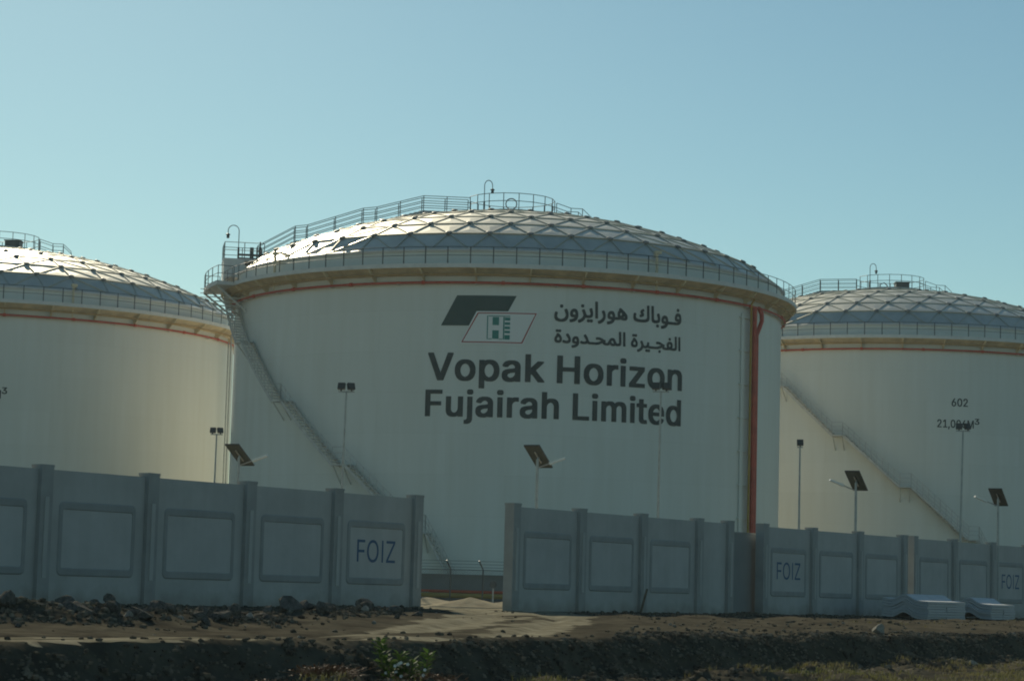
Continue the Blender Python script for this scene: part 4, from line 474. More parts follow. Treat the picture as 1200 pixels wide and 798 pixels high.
def make_tank(label, loc, stair_az=0.0, roof_az=-80.0, vent='ring', riser=None, rz=0.0):
    t = thing('storage_tank', label, 'storage tank', loc, rz, 'white storage tanks with faceted domes')
    sh = cached('shell', 'shell', lambda: MB().ring([(TR, -2.5), (TR, Z_TOP), (TR - 0.1, Z_TOP), (TR - 0.1, Z_TOP - 0.4)], seg=256), M['shell'], t, 30)
    dm = cached('dome', 'dome', dome_panels, M['alu'], t)
    cached('batten', 'dome_batten', dome_battens, M['batten'], dm)
    put_hubs(dm, loc)
    cached('eave', 'eave_gutter', lambda: MB().ring([(TR - 0.25, Z_TOP - 0.02), (TR + 0.10, Z_TOP - 0.02), (TR + 0.14, Z_TOP + 0.10), (TR + 0.02, Z_EAVE + 0.03), (TR - 0.3, Z_EAVE + 0.05)], seg=192, close_prof=True), M['white_steel'], dm, 30)
    wk = cached('walk', 'walkway', lambda: MB().ring([(TR - 0.02, Z_DECK - 0.05), (TR + 0.97, Z_DECK - 0.05), (TR + 0.97, Z_FAS), (TR + 1.02, Z_FAS), (TR + 1.02, Z_DECK + 0.07), (TR + 0.98, Z_DECK + 0.07), (TR + 0.98, Z_DECK), (TR - 0.02, Z_DECK)], seg=256, close_prof=True), M['white_steel'], t, 30)
    cached('girder', 'wind_girder', lambda: MB().ring([(TR + 0.005, Z_DECK - 0.06), (TR + 0.96, Z_DECK - 0.06), (TR + 0.96, Z_FAS - 0.02), (TR + 0.90, Z_FAS - 0.02), (TR + 0.90, Z_DECK - 0.12), (TR + 0.06, Z_FAS - 0.38), (TR + 0.005, Z_FAS - 0.38)], seg=256, close_prof=True), M['cream_steel'], wk, 30)
    def knee():
        mb = MB()
        v = [cy(0, TR + 0.01, 18.75), cy(0, TR + 0.01, 19.5), cy(0, TR + 0.93, 19.62), cy(0, TR + 0.93, 19.5)]
        o = Vector((0.035, 0, 0)); mb.add([p - o for p in v] + [p + o for p in v], [(0, 1, 2, 3), (7, 6, 5, 4), (0, 4, 5, 1), (1, 5, 6, 2), (2, 6, 7, 3), (3, 7, 4, 0)])
        return mb
    for k in range(36):
        b = cached('knee', 'bracket', knee, M['cream_steel'], t); b.rotation_euler.z = R_(10 * k + 4)
    hr = cached('hrail', 'handrail', lambda: MB().tube([cy(a * 2, TR + 0.94, Z_DECK + 1.07) for a in range(180)], 0.022, 5, True).tube([cy(a * 2, TR + 0.94, Z_DECK + 0.56) for a in range(180)], 0.018, 5, True), M['dark_steel'], t, True)
    def post():
        mb = MB(); mb.obox(cy(0, TR + 0.94, Z_DECK + 0.54), (0.035, 0, 0), (0, 0.012, 0), (0, 0, 0.54)); mb.obox(cy(0, TR + 0.86, Z_DECK + 0.025), (0.14, 0, 0), (0, 0.05, 0), (0, 0, 0.02)); return mb
    for k in range(88):
        p = cached('hpost', 'rail_post', post, M['dark_steel'], hr); p.rotation_euler.z = R_(360 * k / 88 + 1.3)
    cached('redring', 'red_ring_pipe', lambda: MB().tube([cy(a * 2, TR + 0.26, 18.80) for a in range(180)], 0.075, 8, True), M['red'], t, True)
    e0 = Vector((0, -1, 0)); x0_ = Vector((1, 0, 0))
    for k in range(24):
        o = cached('clip', 'pipe_bracket', lambda: MB().obox(cy(0, TR + .16, 18.70), e0 * .16, x0_ * .05, (0, 0, .02)), M['white_steel'], t); o.rotation_euler.z = R_(15 * k + 9)
        o = cached('flange', 'pipe_flange', lambda: MB().tube([cy(-.3, TR + .26, 18.80), cy(.3, TR + .26, 18.80)], .115, 10), M['red'], t); o.rotation_euler.z = R_(15 * k + 14)
    cached('ochre', 'foam_ring_pipe', lambda: MB().tube([cy(a * 2, TR + 0.62, 19.24) for a in range(180)], 0.05, 6, True), M['ochre'], t, True)
    # spiral stair
    tr, st, rl, ld = stair_meshes(0)
    s = link('spiral_stair', None, t); s.rotation_euler.z = R_(stair_az)
    def put(key, name, mb):
        o = cached(key, name, lambda: mb, M['stair'], s); return o
    for i, q in enumerate(tr): put('st_t%d' % i, 'flight_treads', q)
    for i, q in enumerate(st): put('st_s%d' % i, 'stringer', q)
    for i, q in enumerate(rl): put('st_r%d' % i, 'stair_handrail', q)
    for i, lb in enumerate(ld): put('st_l%d' % i, 'landing', lb)
    # widened platform where the stair arrives, and the raised gauge deck over the shell
    pf = link('gauge_platform', None, t); pf.rotation_euler.z = R_(roof_az + 80)
    def plat():
        mb = MB(); mb.ring([(TR + 1.03, Z_FAS + 0.02), (TR + 2.15, Z_FAS - 0.02), (TR + 2.15, Z_DECK + 0.08), (TR + 1.03, Z_DECK + 0.03)], -82, -66, 10, True)
        for a in (-81, -74, -67): mb.tube([cy(a, TR + 2.1, Z_FAS), cy(a, TR + 0.02, 18.0)], 0.07, 5)
        for q in range(5): mb.obox(cy(-69, TR + 1.2, 18.9 - q * 0.27), cy(-69, 1, 0) * (0.9 - q * .12), (0.25, 0, 0), (0, 0, 0.03))
        return mb
    cached('plat', 'lower_deck', plat, M['white_steel'], pf)
    def platrail():
        mb = MB(); pts = [cy(-82, TR + 1.1, Z_DECK)] + [cy(a, TR + 2.1, Z_DECK) for a in (-82, -78, -74, -70, -66)] + [cy(-66, TR + 1.05, Z_DECK)]
        rail_along(mb, pts)
        for q in range(5): mb.tube([cy(-72, TR + 2.15, Z_FAS - 0.1 - q * 0.27), cy(-72, TR + 2.7, Z_FAS - 0.1 - q * 0.27)], 0.025, 5)
        return mb
    cached('platrail', 'lower_deck_rail', platrail, M['dark_steel'], pf)
    e = cy(-80, 1, 0); tt = Vector((-e.y, e.x, 0))
    def upper():
        mb = MB(); c = cy(-80, 17.95, 21.75)
        mb.obox(c, e * 1.35, tt * 1.3, (0, 0, 0.07))
        for q in (-1, 1):
            for w in (-1, 1): mb.obox(c + e * 1.25 * q + tt * 1.2 * w - Vector((0, 0, 0.9)), e * 0.06, tt * 0.06, (0, 0, 0.9))
        mb.obox(c + e * 1.30 - Vector((0, 0, 0.75)), e * 0.03, tt * 1.27, (0, 0, 0.66))                       # sheeted outer side
        mb.obox(c + e * 0.62 + tt * 1.27 - Vector((0, 0, 0.62)), e * 0.66, tt * 0.03, (0, 0, 0.55))
        mb.obox(c - tt * 1.27 - Vector((0, 0, 0.75)), e * 1.25, tt * 0.03, (0, 0, 0.66))
        return mb
    cached('upper', 'upper_deck', upper, M['white_steel'], pf)
    def upper_rail():
        mb = MB(); c = cy(-80, 17.95, 21.82)
        loop = [c - e * 1.3 + tt * 1.25, c + tt * 1.25, c + e * 1.3 + tt * 1.25, c + e * 1.3, c + e * 1.3 - tt * 1.25, c - tt * 1.25, c - e * 1.3 - tt * 1.25]
        rail_along(mb, loop, rails=(1.08, 0.56)); return mb
    cached('upper_rail', 'upper_deck_rail', upper_rail, M['dark_steel'], pf)
    def gear():
        mb = MB(); c = cy(-80, 17.75, 21.82)
        mb.tube([c + e * .5 + Vector((0, 0, .45)), c - e * 1.2 + Vector((0, 0, .45))], 0.07, 6); mb.tube([c + e * .5 + Vector((0, 0, .2)), c - e * 1.2 + Vector((0, 0, .2))], 0.07, 6)
        mb.tube([c - e * .35, c - e * .35 + Vector((0, 0, .6)), c - e * .35 + Vector((0, 0, .95))], 0.13, 8); 
        mb.tube([c - e * .9, c - e * .9 + Vector((0, 0, 1.0))], 0.1, 8); mb.tube([c - e * .9 + Vector((0, 0, 1.0)), c - e * .9 + Vector((0, 0, 1.35))], 0.05, 6)
        return mb
    cached('gear', 'gauge_pipework', gear, M['dark_steel'], pf)
    def goose(c, hand):
        mb = MB(); H = 2.0; R2 = 0.36
        pts = [c, c + Vector((0, 0, 1.2)), c + Vector((0, 0, H))] + [c + hand * (R2 - R2 * math.cos(R_(q))) + Vector((0, 0, H + R2 * math.sin(R_(q)))) for q in range(20, 181, 20)]
        pts.append(pts[-1] - Vector((0, 0, 0.25)))
        mb.tube(pts, 0.03, 6); mb.tube([c, c + Vector((0, 0, 0.9))], 0.07, 6)
        return mb, pts[-1]
    def lamp_head(p):
        mb = MB(); n = 10; v = []
        for z, r in ((0.05, 0.05), (0.0, 0.14), (-0.06, 0.15), (-0.08, 0.09), (-0.24, 0.10), (-0.28, 0.05)): v += [p + Vector((r * math.cos(2 * math.pi * i / n), r * math.sin(2 * math.pi * i / n), z)) for i in range(n)]
        f = [(q * n + i, q * n + (i + 1) % n, q * n + n + (i + 1) % n, q * n + n + i) for q in range(5) for i in range(n)] + [tuple(range(n)), tuple(5 * n + i for i in range(n))]
        return mb.add(v, f)
    g1, p1 = goose(cy(-80, 18.3, 21.8) + tt * 0.3, e)
    lp = cached('goose1', 'gooseneck_lamp', lambda: g1, M['dark_steel'], pf, True); cached('goose1h', 'lamp_head', lambda: lamp_head(p1), M['dark_steel'], lp)
    # stair over the dome to the apex
    rs = link('roof_stair', None, t); rs.rotation_euler.z = R_(roof_az)
    path = roof_path(0)
    def deck():
        mb = MB()
        for (ra, za), (rb, zb) in zip(path, path[1:]):
            A, B = cy(0, ra, za), cy(0, rb, zb); d = B - A; nn = max(1, int(d.length / 0.3))
            for w in (-0.42, 0.42): mb.obox((A + B) / 2 + Vector((w, 0, -0.13)), d / 2 * 1.01, (0.03, 0, 0), (0, 0, 0.13))
            for k in range(nn): mb.obox(A + d * (k + .5) / nn, (0.4, 0, 0), (0, 0.13, 0), (0, 0, 0.018))
            for w in (-0.4, 0.4):
                p = A + Vector((w, 0, -0.2)); r = -p.y
                if r < 16.5: mb.tube([p, Vector((w, -r, dome_z(r)))], 0.05, 5)
        return mb
    cached('rdeck', 'stair_flight', deck, M['galv'], rs)
    def rrail():
        mb = MB()
        for w in (-0.45, 0.45):
            pts = []
            for (ra, za), (rb, zb) in zip(path, path[1:]):
                A, B = cy(0, ra, za), cy(0, rb, zb); nn = max(1, int(round((B - A).length / 2.0)))
                pts += [A + (B - A) * k / nn + Vector((w, 0, 0)) for k in range(nn)]
            pts.append(cy(0, *path[-1]) + Vector((w, 0, 0)))
            rail_along(mb, pts, 1.0, (1.0, 0.66, 0.33), 0.024, 0.03)
        return mb
    cached('rrail', 'roof_stair_rail', rrail, M['dark_steel'], rs)
    # apex platform
    ap = link('apex_platform', None, t); ZA = 25.8
    def adeck():
        mb = MB(); mb.ring([(1.0, ZA - .12), (3.0, ZA - .12), (3.0, ZA + .04), (1.0, ZA + .04)], seg=16, close_prof=True)
        for k in range(8): mb.tube([cy(45 * k, 2.8, ZA - .1), cy(45 * k, 2.8, dome_z(2.8))], 0.06, 5)
        o = cy(100, 1, 0); s2 = Vector((-o.y, o.x, 0))
        mb.obox(o * 3.9 + Vector((0, 0, ZA - .45)), o * 0.9, s2 * 0.7, (0, 0, .05))
        return mb
    cached('adeck', 'apex_deck', adeck, M['galv'], ap)
    def arail():
        mb = MB(); pts = [cy(a, 2.95, ZA + .04) for a in range(-70, 251, 20)]
        rail_along(mb, pts, 1.08, (1.08, .56), 0.024, 0.028)
        o = cy(100, 1, 0); s2 = Vector((-o.y, o.x, 0))
        for w in (-.7, .7):
            q = [o * r + s2 * w + Vector((0, 0, z)) for r, z in ((3.0, ZA - .1), (4.0, ZA - .4), (4.8, ZA - .4))]
            rail_along(mb, q, 1.08, (1.08, .56), 0.024, 0.028)
            mb.tube([q[-1] + Vector((0, 0, 1.08)), q[-1] + o * .6 + Vector((0, 0, .55)), q[-1] + o * .75 + Vector((0, 0, -.2))], 0.024, 5)
        return mb
    cached('arail', 'apex_rail', arail, M['dark_steel'], ap)
    if vent == 'ring':
        def vr():
            mb = MB(); mb.box(-.55, .55, -.45, .45, 25.7, 26.15); mb.box(-.8, .8, -.6, .6, 26.15, 26.23)
            mb.tube([Vector((.37 * math.cos(R_(q)), 0, 26.66 + .37 * math.sin(R_(q)))) for q in range(0, 360, 18)], 0.045, 6, True)
            mb.tube([(-.12, 0, 26.2), (-.12, 0, 26.34)], .05, 5); mb.tube([(.12, 0, 26.2), (.12, 0, 26.34)], .05, 5)
            return mb
        cached('ventring', 'roof_vent', vr, M['galv'], ap)
    else:
        def vb():
            mb = MB(); mb.box(.45, 1.6, -.6, .6, 25.9, 26.55); mb.box(.38, 1.67, -.67, .67, 26.55, 26.62)
            mb.tube([(-.9, -.3, 25.8), (-.9, -.3, 26.4), (-.55, -.3, 26.52), (-.3, -.3, 26.3), (-.3, -.3, 25.8)], .05, 6)
            return mb
        cached('ventbox', 'roof_vent', vb, M['dark_steel'], ap)
    g2, p2 = goose(cy(-75, 1.9, 25.8), Vector((1, 0, 0)) * 0.75)
    lp = cached('goose2', 'gooseneck_lamp', lambda: g2, M['dark_steel'], ap, True); cached('goose2h', 'lamp_head', lambda: lamp_head(p2), M['dark_steel'], lp)
    # foam makers standing on the walkway
    def foam():
        mb = MB(); b = cy(0, TR + .45, Z_DECK); mb.tube([b, b + Vector((0, 0, 1.35))], 0.09, 8); mb.obox(b + Vector((.05, 0, 1.4)), (.2, 0, 0), (0, .13, 0), (0, 0, .09))
        mb.tube([b + Vector((.18, 0, 1.4)), cy(0, TR + .2, Z_DECK + 1.42) + Vector((.3, 0, 0)), cy(0, TR - .4, Z_DECK + 1.35) + Vector((.35, 0, 0))], .08, 6)
        mb.tube([b + Vector((0, 0, 0)), b - Vector((0, 0, .9))], .06, 6)
        return mb
    for a in (28.5, -51.5, -115, 100, 175):
        f = cached('foam', 'foam_maker', foam, M['cream_steel'], t); f.rotation_euler.z = R_(a)
    if riser:
        rp = link('riser_pipes', None, t); rp.rotation_euler.z = R_(riser)
        def rr1(): return MB().tube([cy(0, TR + .42, -.3), cy(0, TR + .42, 18.75)], .15, 10).tube([cy(.0, TR + .42, 18.6), cy(-.4, TR + .36, 18.76), cy(-1.5, TR + .26, 18.8)], .10, 8)
        def rr2(): return MB().tube([cy(.84, TR + .42, -.3), cy(.84, TR + .42, 17.0), cy(2.0, TR + .46, 17.6), cy(3.1, TR + .42, 18.0), cy(3.5, TR + .34, 18.45), cy(3.0, TR + .27, 18.78)], .14, 10).tube([cy(.5, TR + .42, 18.35), cy(1.1, TR + .34, 18.62), cy(2.0, TR + .27, 18.8)], .07, 8)
        cached('rr1', 'red_riser', rr1, M['red'], rp, 40); cached('rr2', 'red_riser', rr2, M['red'], rp, 40)
        cached('ry', 'yellow_riser', lambda: MB().tube([cy(-1.05, TR + .35, -.3), cy(-1.05, TR + .35, 18.9), cy(-.9, TR + .55, 19.2)], .07, 10), M['yellow'], rp, 40)
        def tray():
            mb = MB(); mb.ring([(TR + .03, -.2), (TR + .10, -.2), (TR + .10, 18.3), (TR + .03, 18.3)], -3.2, -2.2, 3, True)
            for k in range(9): mb.ring([(TR + .02, 1.2 + 2.1 * k), (TR + .14, 1.2 + 2.1 * k), (TR + .14, 1.26 + 2.1 * k), (TR + .02, 1.26 + 2.1 * k)], -3.9, .9, 4, True)
            return mb
        cached('tray', 'cable_tray', tray, M['shell'], rp)
    return t, sh

C = make_tank('white tank carrying the large company name and logo, red riser pipe at its right', (-0.292, 156.873, 0), 0, -80, 'ring', 56.2)
T_C, SH_C = C
T_L, SH_L = make_tank('pale tank at the left edge of the photo, only a cubic metre mark showing', (-39.956, 180.234, 0), -40, -95, 'box')
T_R, SH_R = make_tank('pale tank with the number 602 painted on it, right of the lettered tank', (32.95, 203.0, 1.7), 26.0, -101, 'box')
lp = MB().tube([cy(77.2, TR + .9, -.3), cy(77.2, TR + .9, 19.3)], .06, 8).build('drain_pipe', M['galv'], T_L, 40)
MB().tube([cy(80.5, TR + .35, -.3), cy(80.5, TR + .35, 18.8)], .05, 8).build('drain_pipe', M['galv'], T_L, 40)

BX = {}
for k in GLYPHS:
    xs = [int(p.split(',')[0]) / 1000 for g in GLYPHS[k].split('|') for sp in g.split(';') for p in sp.split(' ')]; BX[k] = (min(xs), max(xs))
line('company_en', SH_C, -14.85, 35.78, 12.98, 14.61, 0.523, 0.032, BX['company_en'])
line('limited_en', SH_C, -15.15, 35.66, 10.83, 12.39, 0.523, 0.032, BX['limited_en'])
line('company_ar', SH_C, 8.71, 35.34, 16.97, 17.88, 0.40, 0.016, BX['company_ar'], name='arabic_lettering')
line('limited_ar', SH_C, 8.83, 35.24, 15.39, 16.16, 0.40, 0.016, BX['limited_ar'], name='arabic_lettering')
def A2X(a): return R_(a) * 18.3
LG = link('company_logo', None, SH_C)
dk = [(-9.61, 18.05), (1.57, 18.07), (-1.39, 16.25), (-12.53, 16.24)]
wh = [(-5.63, 17.03), (5.44, 17.07), (2.84, 15.23), (-8.59, 15.23)]
def shrink(p, k):
    cx = sum(A2X(a) for a, z in p) / 4; cz = sum(z for a, z in p) / 4
    return [((A2X(a) - cx) * k[0] + cx, (z - cz) * k[1] + cz) for a, z in p]
bm_obj('dark_parallelogram', poly_bm([shrink(dk, (1, 1))], (0, RW)), M['logo_dark'], LG)
bm_obj('pale_border', poly_bm([shrink(wh, (1.05, 1.09))], (0, RW + .004)), M['logo_white'], LG)
bm_obj('red_outline', poly_bm([shrink(wh, (1, 1))], (0, RW + .008)), M['logo_red'], LG)
bm_obj('white_parallelogram', poly_bm([shrink(wh, (.955, .93))], (0, RW + .012)), M['logo_white'], LG)
def rc(x0, x1, y0, y1):                                                # emblem box coordinates 0..1
    ax, bx = A2X(-3.83), A2X(0.48); az, bz = 15.44, 16.86
    X = lambda u: ax + (bx - ax) * u
    Z = lambda v: az + (bz - az) * v
    return [(X(x0), Z(y0)), (X(x1), Z(y0)), (X(x1), Z(y1)), (X(x0), Z(y1))]
em = [rc(0, .045, 0, 1), rc(.06, 1, .965, 1), rc(.24, .52, .60, .94), rc(.24, .52, .02, .38), rc(.06, .23, 0, .03)]
em += [rc(.70, .76, .0, .95)] + [rc(.77, 1, a, b) for a, b in ((.80, .93), (.62, .73), (.44, .55), (.27, .37), (.0, .19))]
em += [rc(.53, .69, 0, .03)]
bm_obj('teal_emblem', poly_bm(em, (0, RW + .016)), M['logo_teal'], LG)
line('number', SH_R, 6.3, 10.5, 14.38, 15.0, 0.52, 0.02, BX['number'])
line('volume', SH_R, 2.7, 12.1, 12.68, 13.3, 0.52, 0.02, BX['volume'])
line('three', SH_R, 12.3, 13.6, 13.0, 13.45, 0.52, 0.03, BX['three'])
line('cubic', SH_L, 12.55, 14.15, 12.95, 13.55, 0.52, 0.02, BX['cubic'])
line('three', SH_L, 14.3, 15.45, 13.3, 13.75, 0.52, 0.03, BX['three'])
# ------------------------------------------------------------------ the site: wall line and terrain
W0 = Vector((-10.798, 52.013, 0)); WU = Vector((0.56783634, 0.82314148, 0)); WN = Vector((0.82314148, -0.56783634, 0))
WALL_RZ = math.atan2(WU.y, WU.x)
def at(s, d, z=0.0): return W0 + WU * s + WN * d + Vector((0, 0, z))
def sd_of(x, y): w = Vector((x, y, 0)) - W0; return w.dot(WU), w.dot(WN)

def _hash(ix, iy, seed):
    h = (ix.astype(np.int64) * 374761393 + iy.astype(np.int64) * 668265263 + seed * 982451653) & 0xffffffff
    h = ((h ^ (h >> 13)) * 1274126177) & 0xffffffff
    return ((h ^ (h >> 16)) & 0xffff) / 65535.0
def vnoise(x, y, seed=0):
    x = np.asarray(x, float); y = np.asarray(y, float)
    ix = np.floor(x); iy = np.floor(y); fx = x - ix; fy = y - iy
    fx = fx * fx * (3 - 2 * fx); fy = fy * fy * (3 - 2 * fy)
    a = _hash(ix, iy, seed); b = _hash(ix + 1, iy, seed); c = _hash(ix, iy + 1, seed); d = _hash(ix + 1, iy + 1, seed)
    return (a * (1 - fx) + b * fx) * (1 - fy) + (c * (1 - fx) + d * fx) * fy - 0.5
def fbm(x, y, o=4, seed=0):
    r = 0; a = 1.0
    for k in range(o): r = r + a * vnoise(np.asarray(x) * 2 ** k + 17.3 * k, np.asarray(y) * 2 ** k + 9.1 * k, seed + k); a *= 0.55
    return r
def sstep(a, b, x): t = np.clip((x - a) / (b - a), 0, 1); return t * t * (3 - 2 * t)

MOUNDS = [(-13.2, 12.0, 1.5, .8, .13), (-11.4, 11.8, 1.2, .7, .13), (-9.9, 11.6, 1.1, .7, .15), (-8.3, 11.2, 1.2, .7, .14), (-6.6, 10.7, 1.1, .7, .13), (-5.0, 10.3, 1.2, .6, .12), (-3.6, 9.8, 1.0, .6, .10), (-.6, 8.8, 1.0, .6, .16), (1.2, 8.2, 1.1, .6, .13), (3.2, 7.1, 1.1, .6, .11), (5.2, 6.0, 1.0, .6, .13)]
def crest_d(s): return 16.4 - 0.055 * np.clip(s, -60, 60) + 1.3 * fbm(s * .11, s * 0 + 3.3, 3, 5)
TRK = np.array([(23, -9), (21.2, -4), (20.2, -1), (12.8, 5.0), (6.5, 9.0), (1.5, 11.9), (-4, 14.8), (-9, 16.4), (-13, 16.75), (-22, 17.1), (-40, 18.0), (-80, 20)], float)
def track_dist(s, d):
    best = np.full(np.shape(s), 1e9); side = np.zeros(np.shape(s))
    for (a0, b0), (a1, b1) in zip(TRK, TRK[1:]):
        L2 = (a1 - a0) ** 2 + (b1 - b0) ** 2; t = np.clip(((s - a0) * (a1 - a0) + (d - b0) * (b1 - b0)) / L2, 0, 1)
        q = np.hypot(s - a0 - t * (a1 - a0), d - b0 - t * (b1 - b0)); sg = np.sign((s - a0) * (b1 - b0) - (d - b0) * (a1 - a0))
        up = q < best; best = np.where(up, q, best); side = np.where(up, sg, side)
    return best, side
def track_mask(s, d):
    q, side = track_dist(s, d)
    w = .42 + 1.25 * sstep(-11, 1, s) + .35 * sstep(8, 18, s) + .55 * fbm(s * .45, d * .7, 4, 21)
    mid = (np.abs(q - .1 + .5 * fbm(s * .3, s * 0, 2, 33)) < .22 + .8 * fbm(s * .5, d * .8, 3, 8)) & (s < 13)
    return (q < w) & (d < crest_d(s) + .1) & ~mid
def height(s, d):
    s = np.asarray(s, float); d = np.asarray(d, float); dc = crest_d(s)
    t = np.clip(d / dc, 0, 1)
    z = -0.03 - 0.22 * t ** 1.4
    q, _ = track_dist(s, d); soft = sstep(1.0, 2.6, q)
    front = sstep(.2, 2.0, d); near = 1 - sstep(60, 110, np.hypot(s - 20, d))
    z = z + near * (.03 + .10 * soft * front) * fbm(s * .45, d * .45, 5, 1)
    z = z - near * .05 * (1 - sstep(0, .35, np.abs(q - .8)))                # wheel ruts
    z = z + near * .035 * soft * front * np.abs(fbm(s * 1.7, d * 2.4, 3, 91))
    w = 1.0 + .5 * fbm(s * .3, s * 0, 3, 13)
    e = sstep(0, 1, (d - dc) / np.maximum(.6, w))
    z = z - e * .72
    bank = sstep(-.1, .6, d - dc) * (1 - sstep(2.2, 5.0, d - dc))
    z = z + near * bank * (.34 * fbm(s * .8, d * .9, 5, 31) + .22 * np.abs(fbm(s * 2.2, d * 2.6, 3, 41)))
    z = z + near * sstep(2.2, 4.5, d - dc) * .06 * fbm(s * .9, d * .9, 4, 51)
    for ms, md, rs_, rd, hh in MOUNDS:
        g = np.exp(-((s - ms) / rs_) ** 2 - ((d - md) / rd) ** 2); z = z + hh * g * (1 + 1.3 * fbm(s * 1.6, d * 1.6, 4, 61))
    z = z + sstep(22, 60, s) * .12 * np.exp(-((d - 9.5) / 3.5) ** 2) * (1 + 1.5 * fbm(s * .35, d * .5, 4, 71))
    return z
def hz(s, d): return float(height(np.array([s]), np.array([d]))[0])
def ground_at(x, y): s, d = sd_of(x, y); return hz(s, d)

def build_ground():
    def axis(lo, hi, step, far):
        c = list(np.arange(lo, hi + 1e-6, step)); g = step
        a = []; x = lo
        while x > -far: g *= 1.35; x -= g; a.append(x)
        b = []; x = c[-1]; g = step
        while x < far: g *= 1.35; x += g; b.append(x)
        return np.array(a[::-1] + c + b)
    S = axis(-32, 74, .2, 6000); D = axis(-7, 22, .12, 6000)
    SS, DD = np.meshgrid(S, D, indexing='ij'); Z = height(SS, DD)
    P = np.stack([W0.x + WU.x * SS + WN.x * DD, W0.y + WU.y * SS + WN.y * DD, Z], -1).reshape(-1, 3)
    n, k = SS.shape
    i, j = np.meshgrid(np.arange(n - 1), np.arange(k - 1), indexing='ij'); i = i.ravel(); j = j.ravel()
    F = np.stack([i * k + j, (i + 1) * k + j, (i + 1) * k + j + 1, i * k + j + 1], -1)
    cs = (S[i] + S[i + 1]) / 2; cd = (D[j] + D[j + 1]) / 2
    tm = track_mask(cs, cd) & (cs > -31) & (cd > -6.8) & (cs < 73) & (cd < 21.5)
    yd = (cd < -1.2 + .5 * fbm(cs * .4, cd * .4, 3, 55)) & ~tm
    for nm, sel, mt in (('ground', ~tm & ~yd, M['ground']), ('dirt_track', tm, M['track']), ('sand_ground', yd, M['yard'])):
        f = F[sel]; used = np.unique(f); rm = np.full(len(P), -1); rm[used] = np.arange(len(used))
        me = bpy.data.meshes.new(nm); me.from_pydata(P[used].tolist(), [], rm[f][:, ::-1].tolist()); me.update()
        if me.polygons[0].normal.z < 0: me.flip_normals()
        me.shade_smooth(); me.materials.append(mt); tag(link(nm, me), kind='structure')
build_ground()

# ------------------------------------------------------------------ boundary wall
POST_S = [0.62, 4.07, 7.59, 11.06, 14.55]
PH, TOP = 3.07, 2.97
def rounded(x0, x1, z0, z1, r, n=5):
    p = []
    for cx, cz, a in ((x1 - r, z1 - r, 0), (x0 + r, z1 - r, 90), (x0 + r, z0 + r, 180), (x1 - r, z0 + r, 270)):
        p += [(cx + r * math.cos(R_(a + 90 * k / n)), cz + r * math.sin(R_(a + 90 * k / n))) for k in range(n + 1)]
    return p
# local wall frame: x along the wall, -y towards the road, origin on the wall line
def post_mb(x, side=1):
    mb = MB(); w = .185
    mb.box(x - w, x + w, -.17, .15, -.4, PH - .06)
    mb.box(x - w - .008, x + w + .008, -.18, .16, PH - .06, PH)
    return mb
def wall_run(label, posts, foiz=(), plain=(), after=0):
    s0 = posts[0]; t = thing('boundary_wall', label, 'wall', at(s0, 0), WALL_RZ, 'grey precast boundary wall')
    for p in posts:
        x = p - s0
        po = post_mb(x).build('post', M['post'], t)
        r = MB(); r.box(x - .06, x + .06, -.195, -.16, .55, 2.35); r.build('rib', M['wall'], po)
    for i, (a, b) in enumerate(zip(posts, posts[1:])):
        x0, x1 = a - s0 + .188, b - s0 - .188
        if x1 - x0 < .15: continue
        pn = MB().box(x0, x1, -.06, .06, -.4, TOP).build('panel', M['wall'], t)
        if i in plain: continue
        L = x1 - x0; fx0, fx1, fz0, fz1 = x0 + .10 * L, x1 - .09 * L, .60, 2.28
        rr_ = lambda k, kz, r: rounded(fx0 + k, fx1 - k, fz0 + kz, fz1 - kz, r)
        rings = [(rr_(0, 0, .14), -.062), (rr_(.03, .03, .12), -.085), (rr_(.115, .165, .06), -.085), (rr_(.13, .20, .05), -.050)]
        mb = MB(); n = len(rings[0][0]); v = [(x, y, z) for pts, y in rings for x, z in pts]
        mb.add(v, [(q * n + k, q * n + (k + 1) % n, q * n + n + (k + 1) % n, q * n + n + k) for q in range(3) for k in range(n)])
        mb.build('frame_moulding', M['wall_frame'], pn)
        fl = MB(); pts = rounded(fx0 + .12, fx1 - .12, fz0 + .17, fz1 - .17, .05); fl.add([(x, -.066, z) for x, z in pts], [tuple(range(len(pts)))]); fl.build('panel_field', M['wall_field'], pn)
        if i in foiz:
            ix0, ix1 = fx0 + .17, fx1 - .17; Wd = (ix1 - ix0); xm, xM = BX['foiz']
            sx = Wd * .76 / (xM - xm); bm = glyph_mesh('foiz', sx, .58 / .51, ix0 + Wd * .12 - xm * sx, fz0 + .17 + .43, 0.004)
            for v_ in bm.verts: v_.co = (v_.co.x, -.070 - v_.co.z, v_.co.y)
            bm_obj('lettering', bm, M['foiz'], pn)
    return t
wall_run('grey panel wall left of the track opening, FOIZ on its last panel', [-9.9, -6.4, -2.9] + POST_S, foiz=(6,))
wall_run('grey panel wall starting at the right side of the opening, without lettering', [19.29, 22.84, 26.40, 29.93, 31.97], plain=(3,))
wall_run('grey panel wall whose first panel reads FOIZ, beside the recessed plain panel', [34.41, 38.05, 41.77, 45.57], foiz=(0,))
wall_run('grey panel wall behind the white curved slabs, reaching the right edge', [46.49, 50.24, 54.08, 57.9, 61.7, 65.5], foiz=(2,))
g = thing('gate_panel', 'plain dark grey panel set back between two wall runs', 'gate', at(33.25, -.40), WALL_RZ)
MB().box(-2.0, 2.0, -.05, .05, -.3, 2.70).build('gate_leaf', M['gate'], g)
MB().box(-2.07, -2.0, -.07, .07, -.3, 2.74).box(2.0, 2.07, -.07, .07, -.3, 2.74).box(-2.0, 2.0, -.07, .07, 2.701, 2.74).build('gate_frame', M['post'], g)

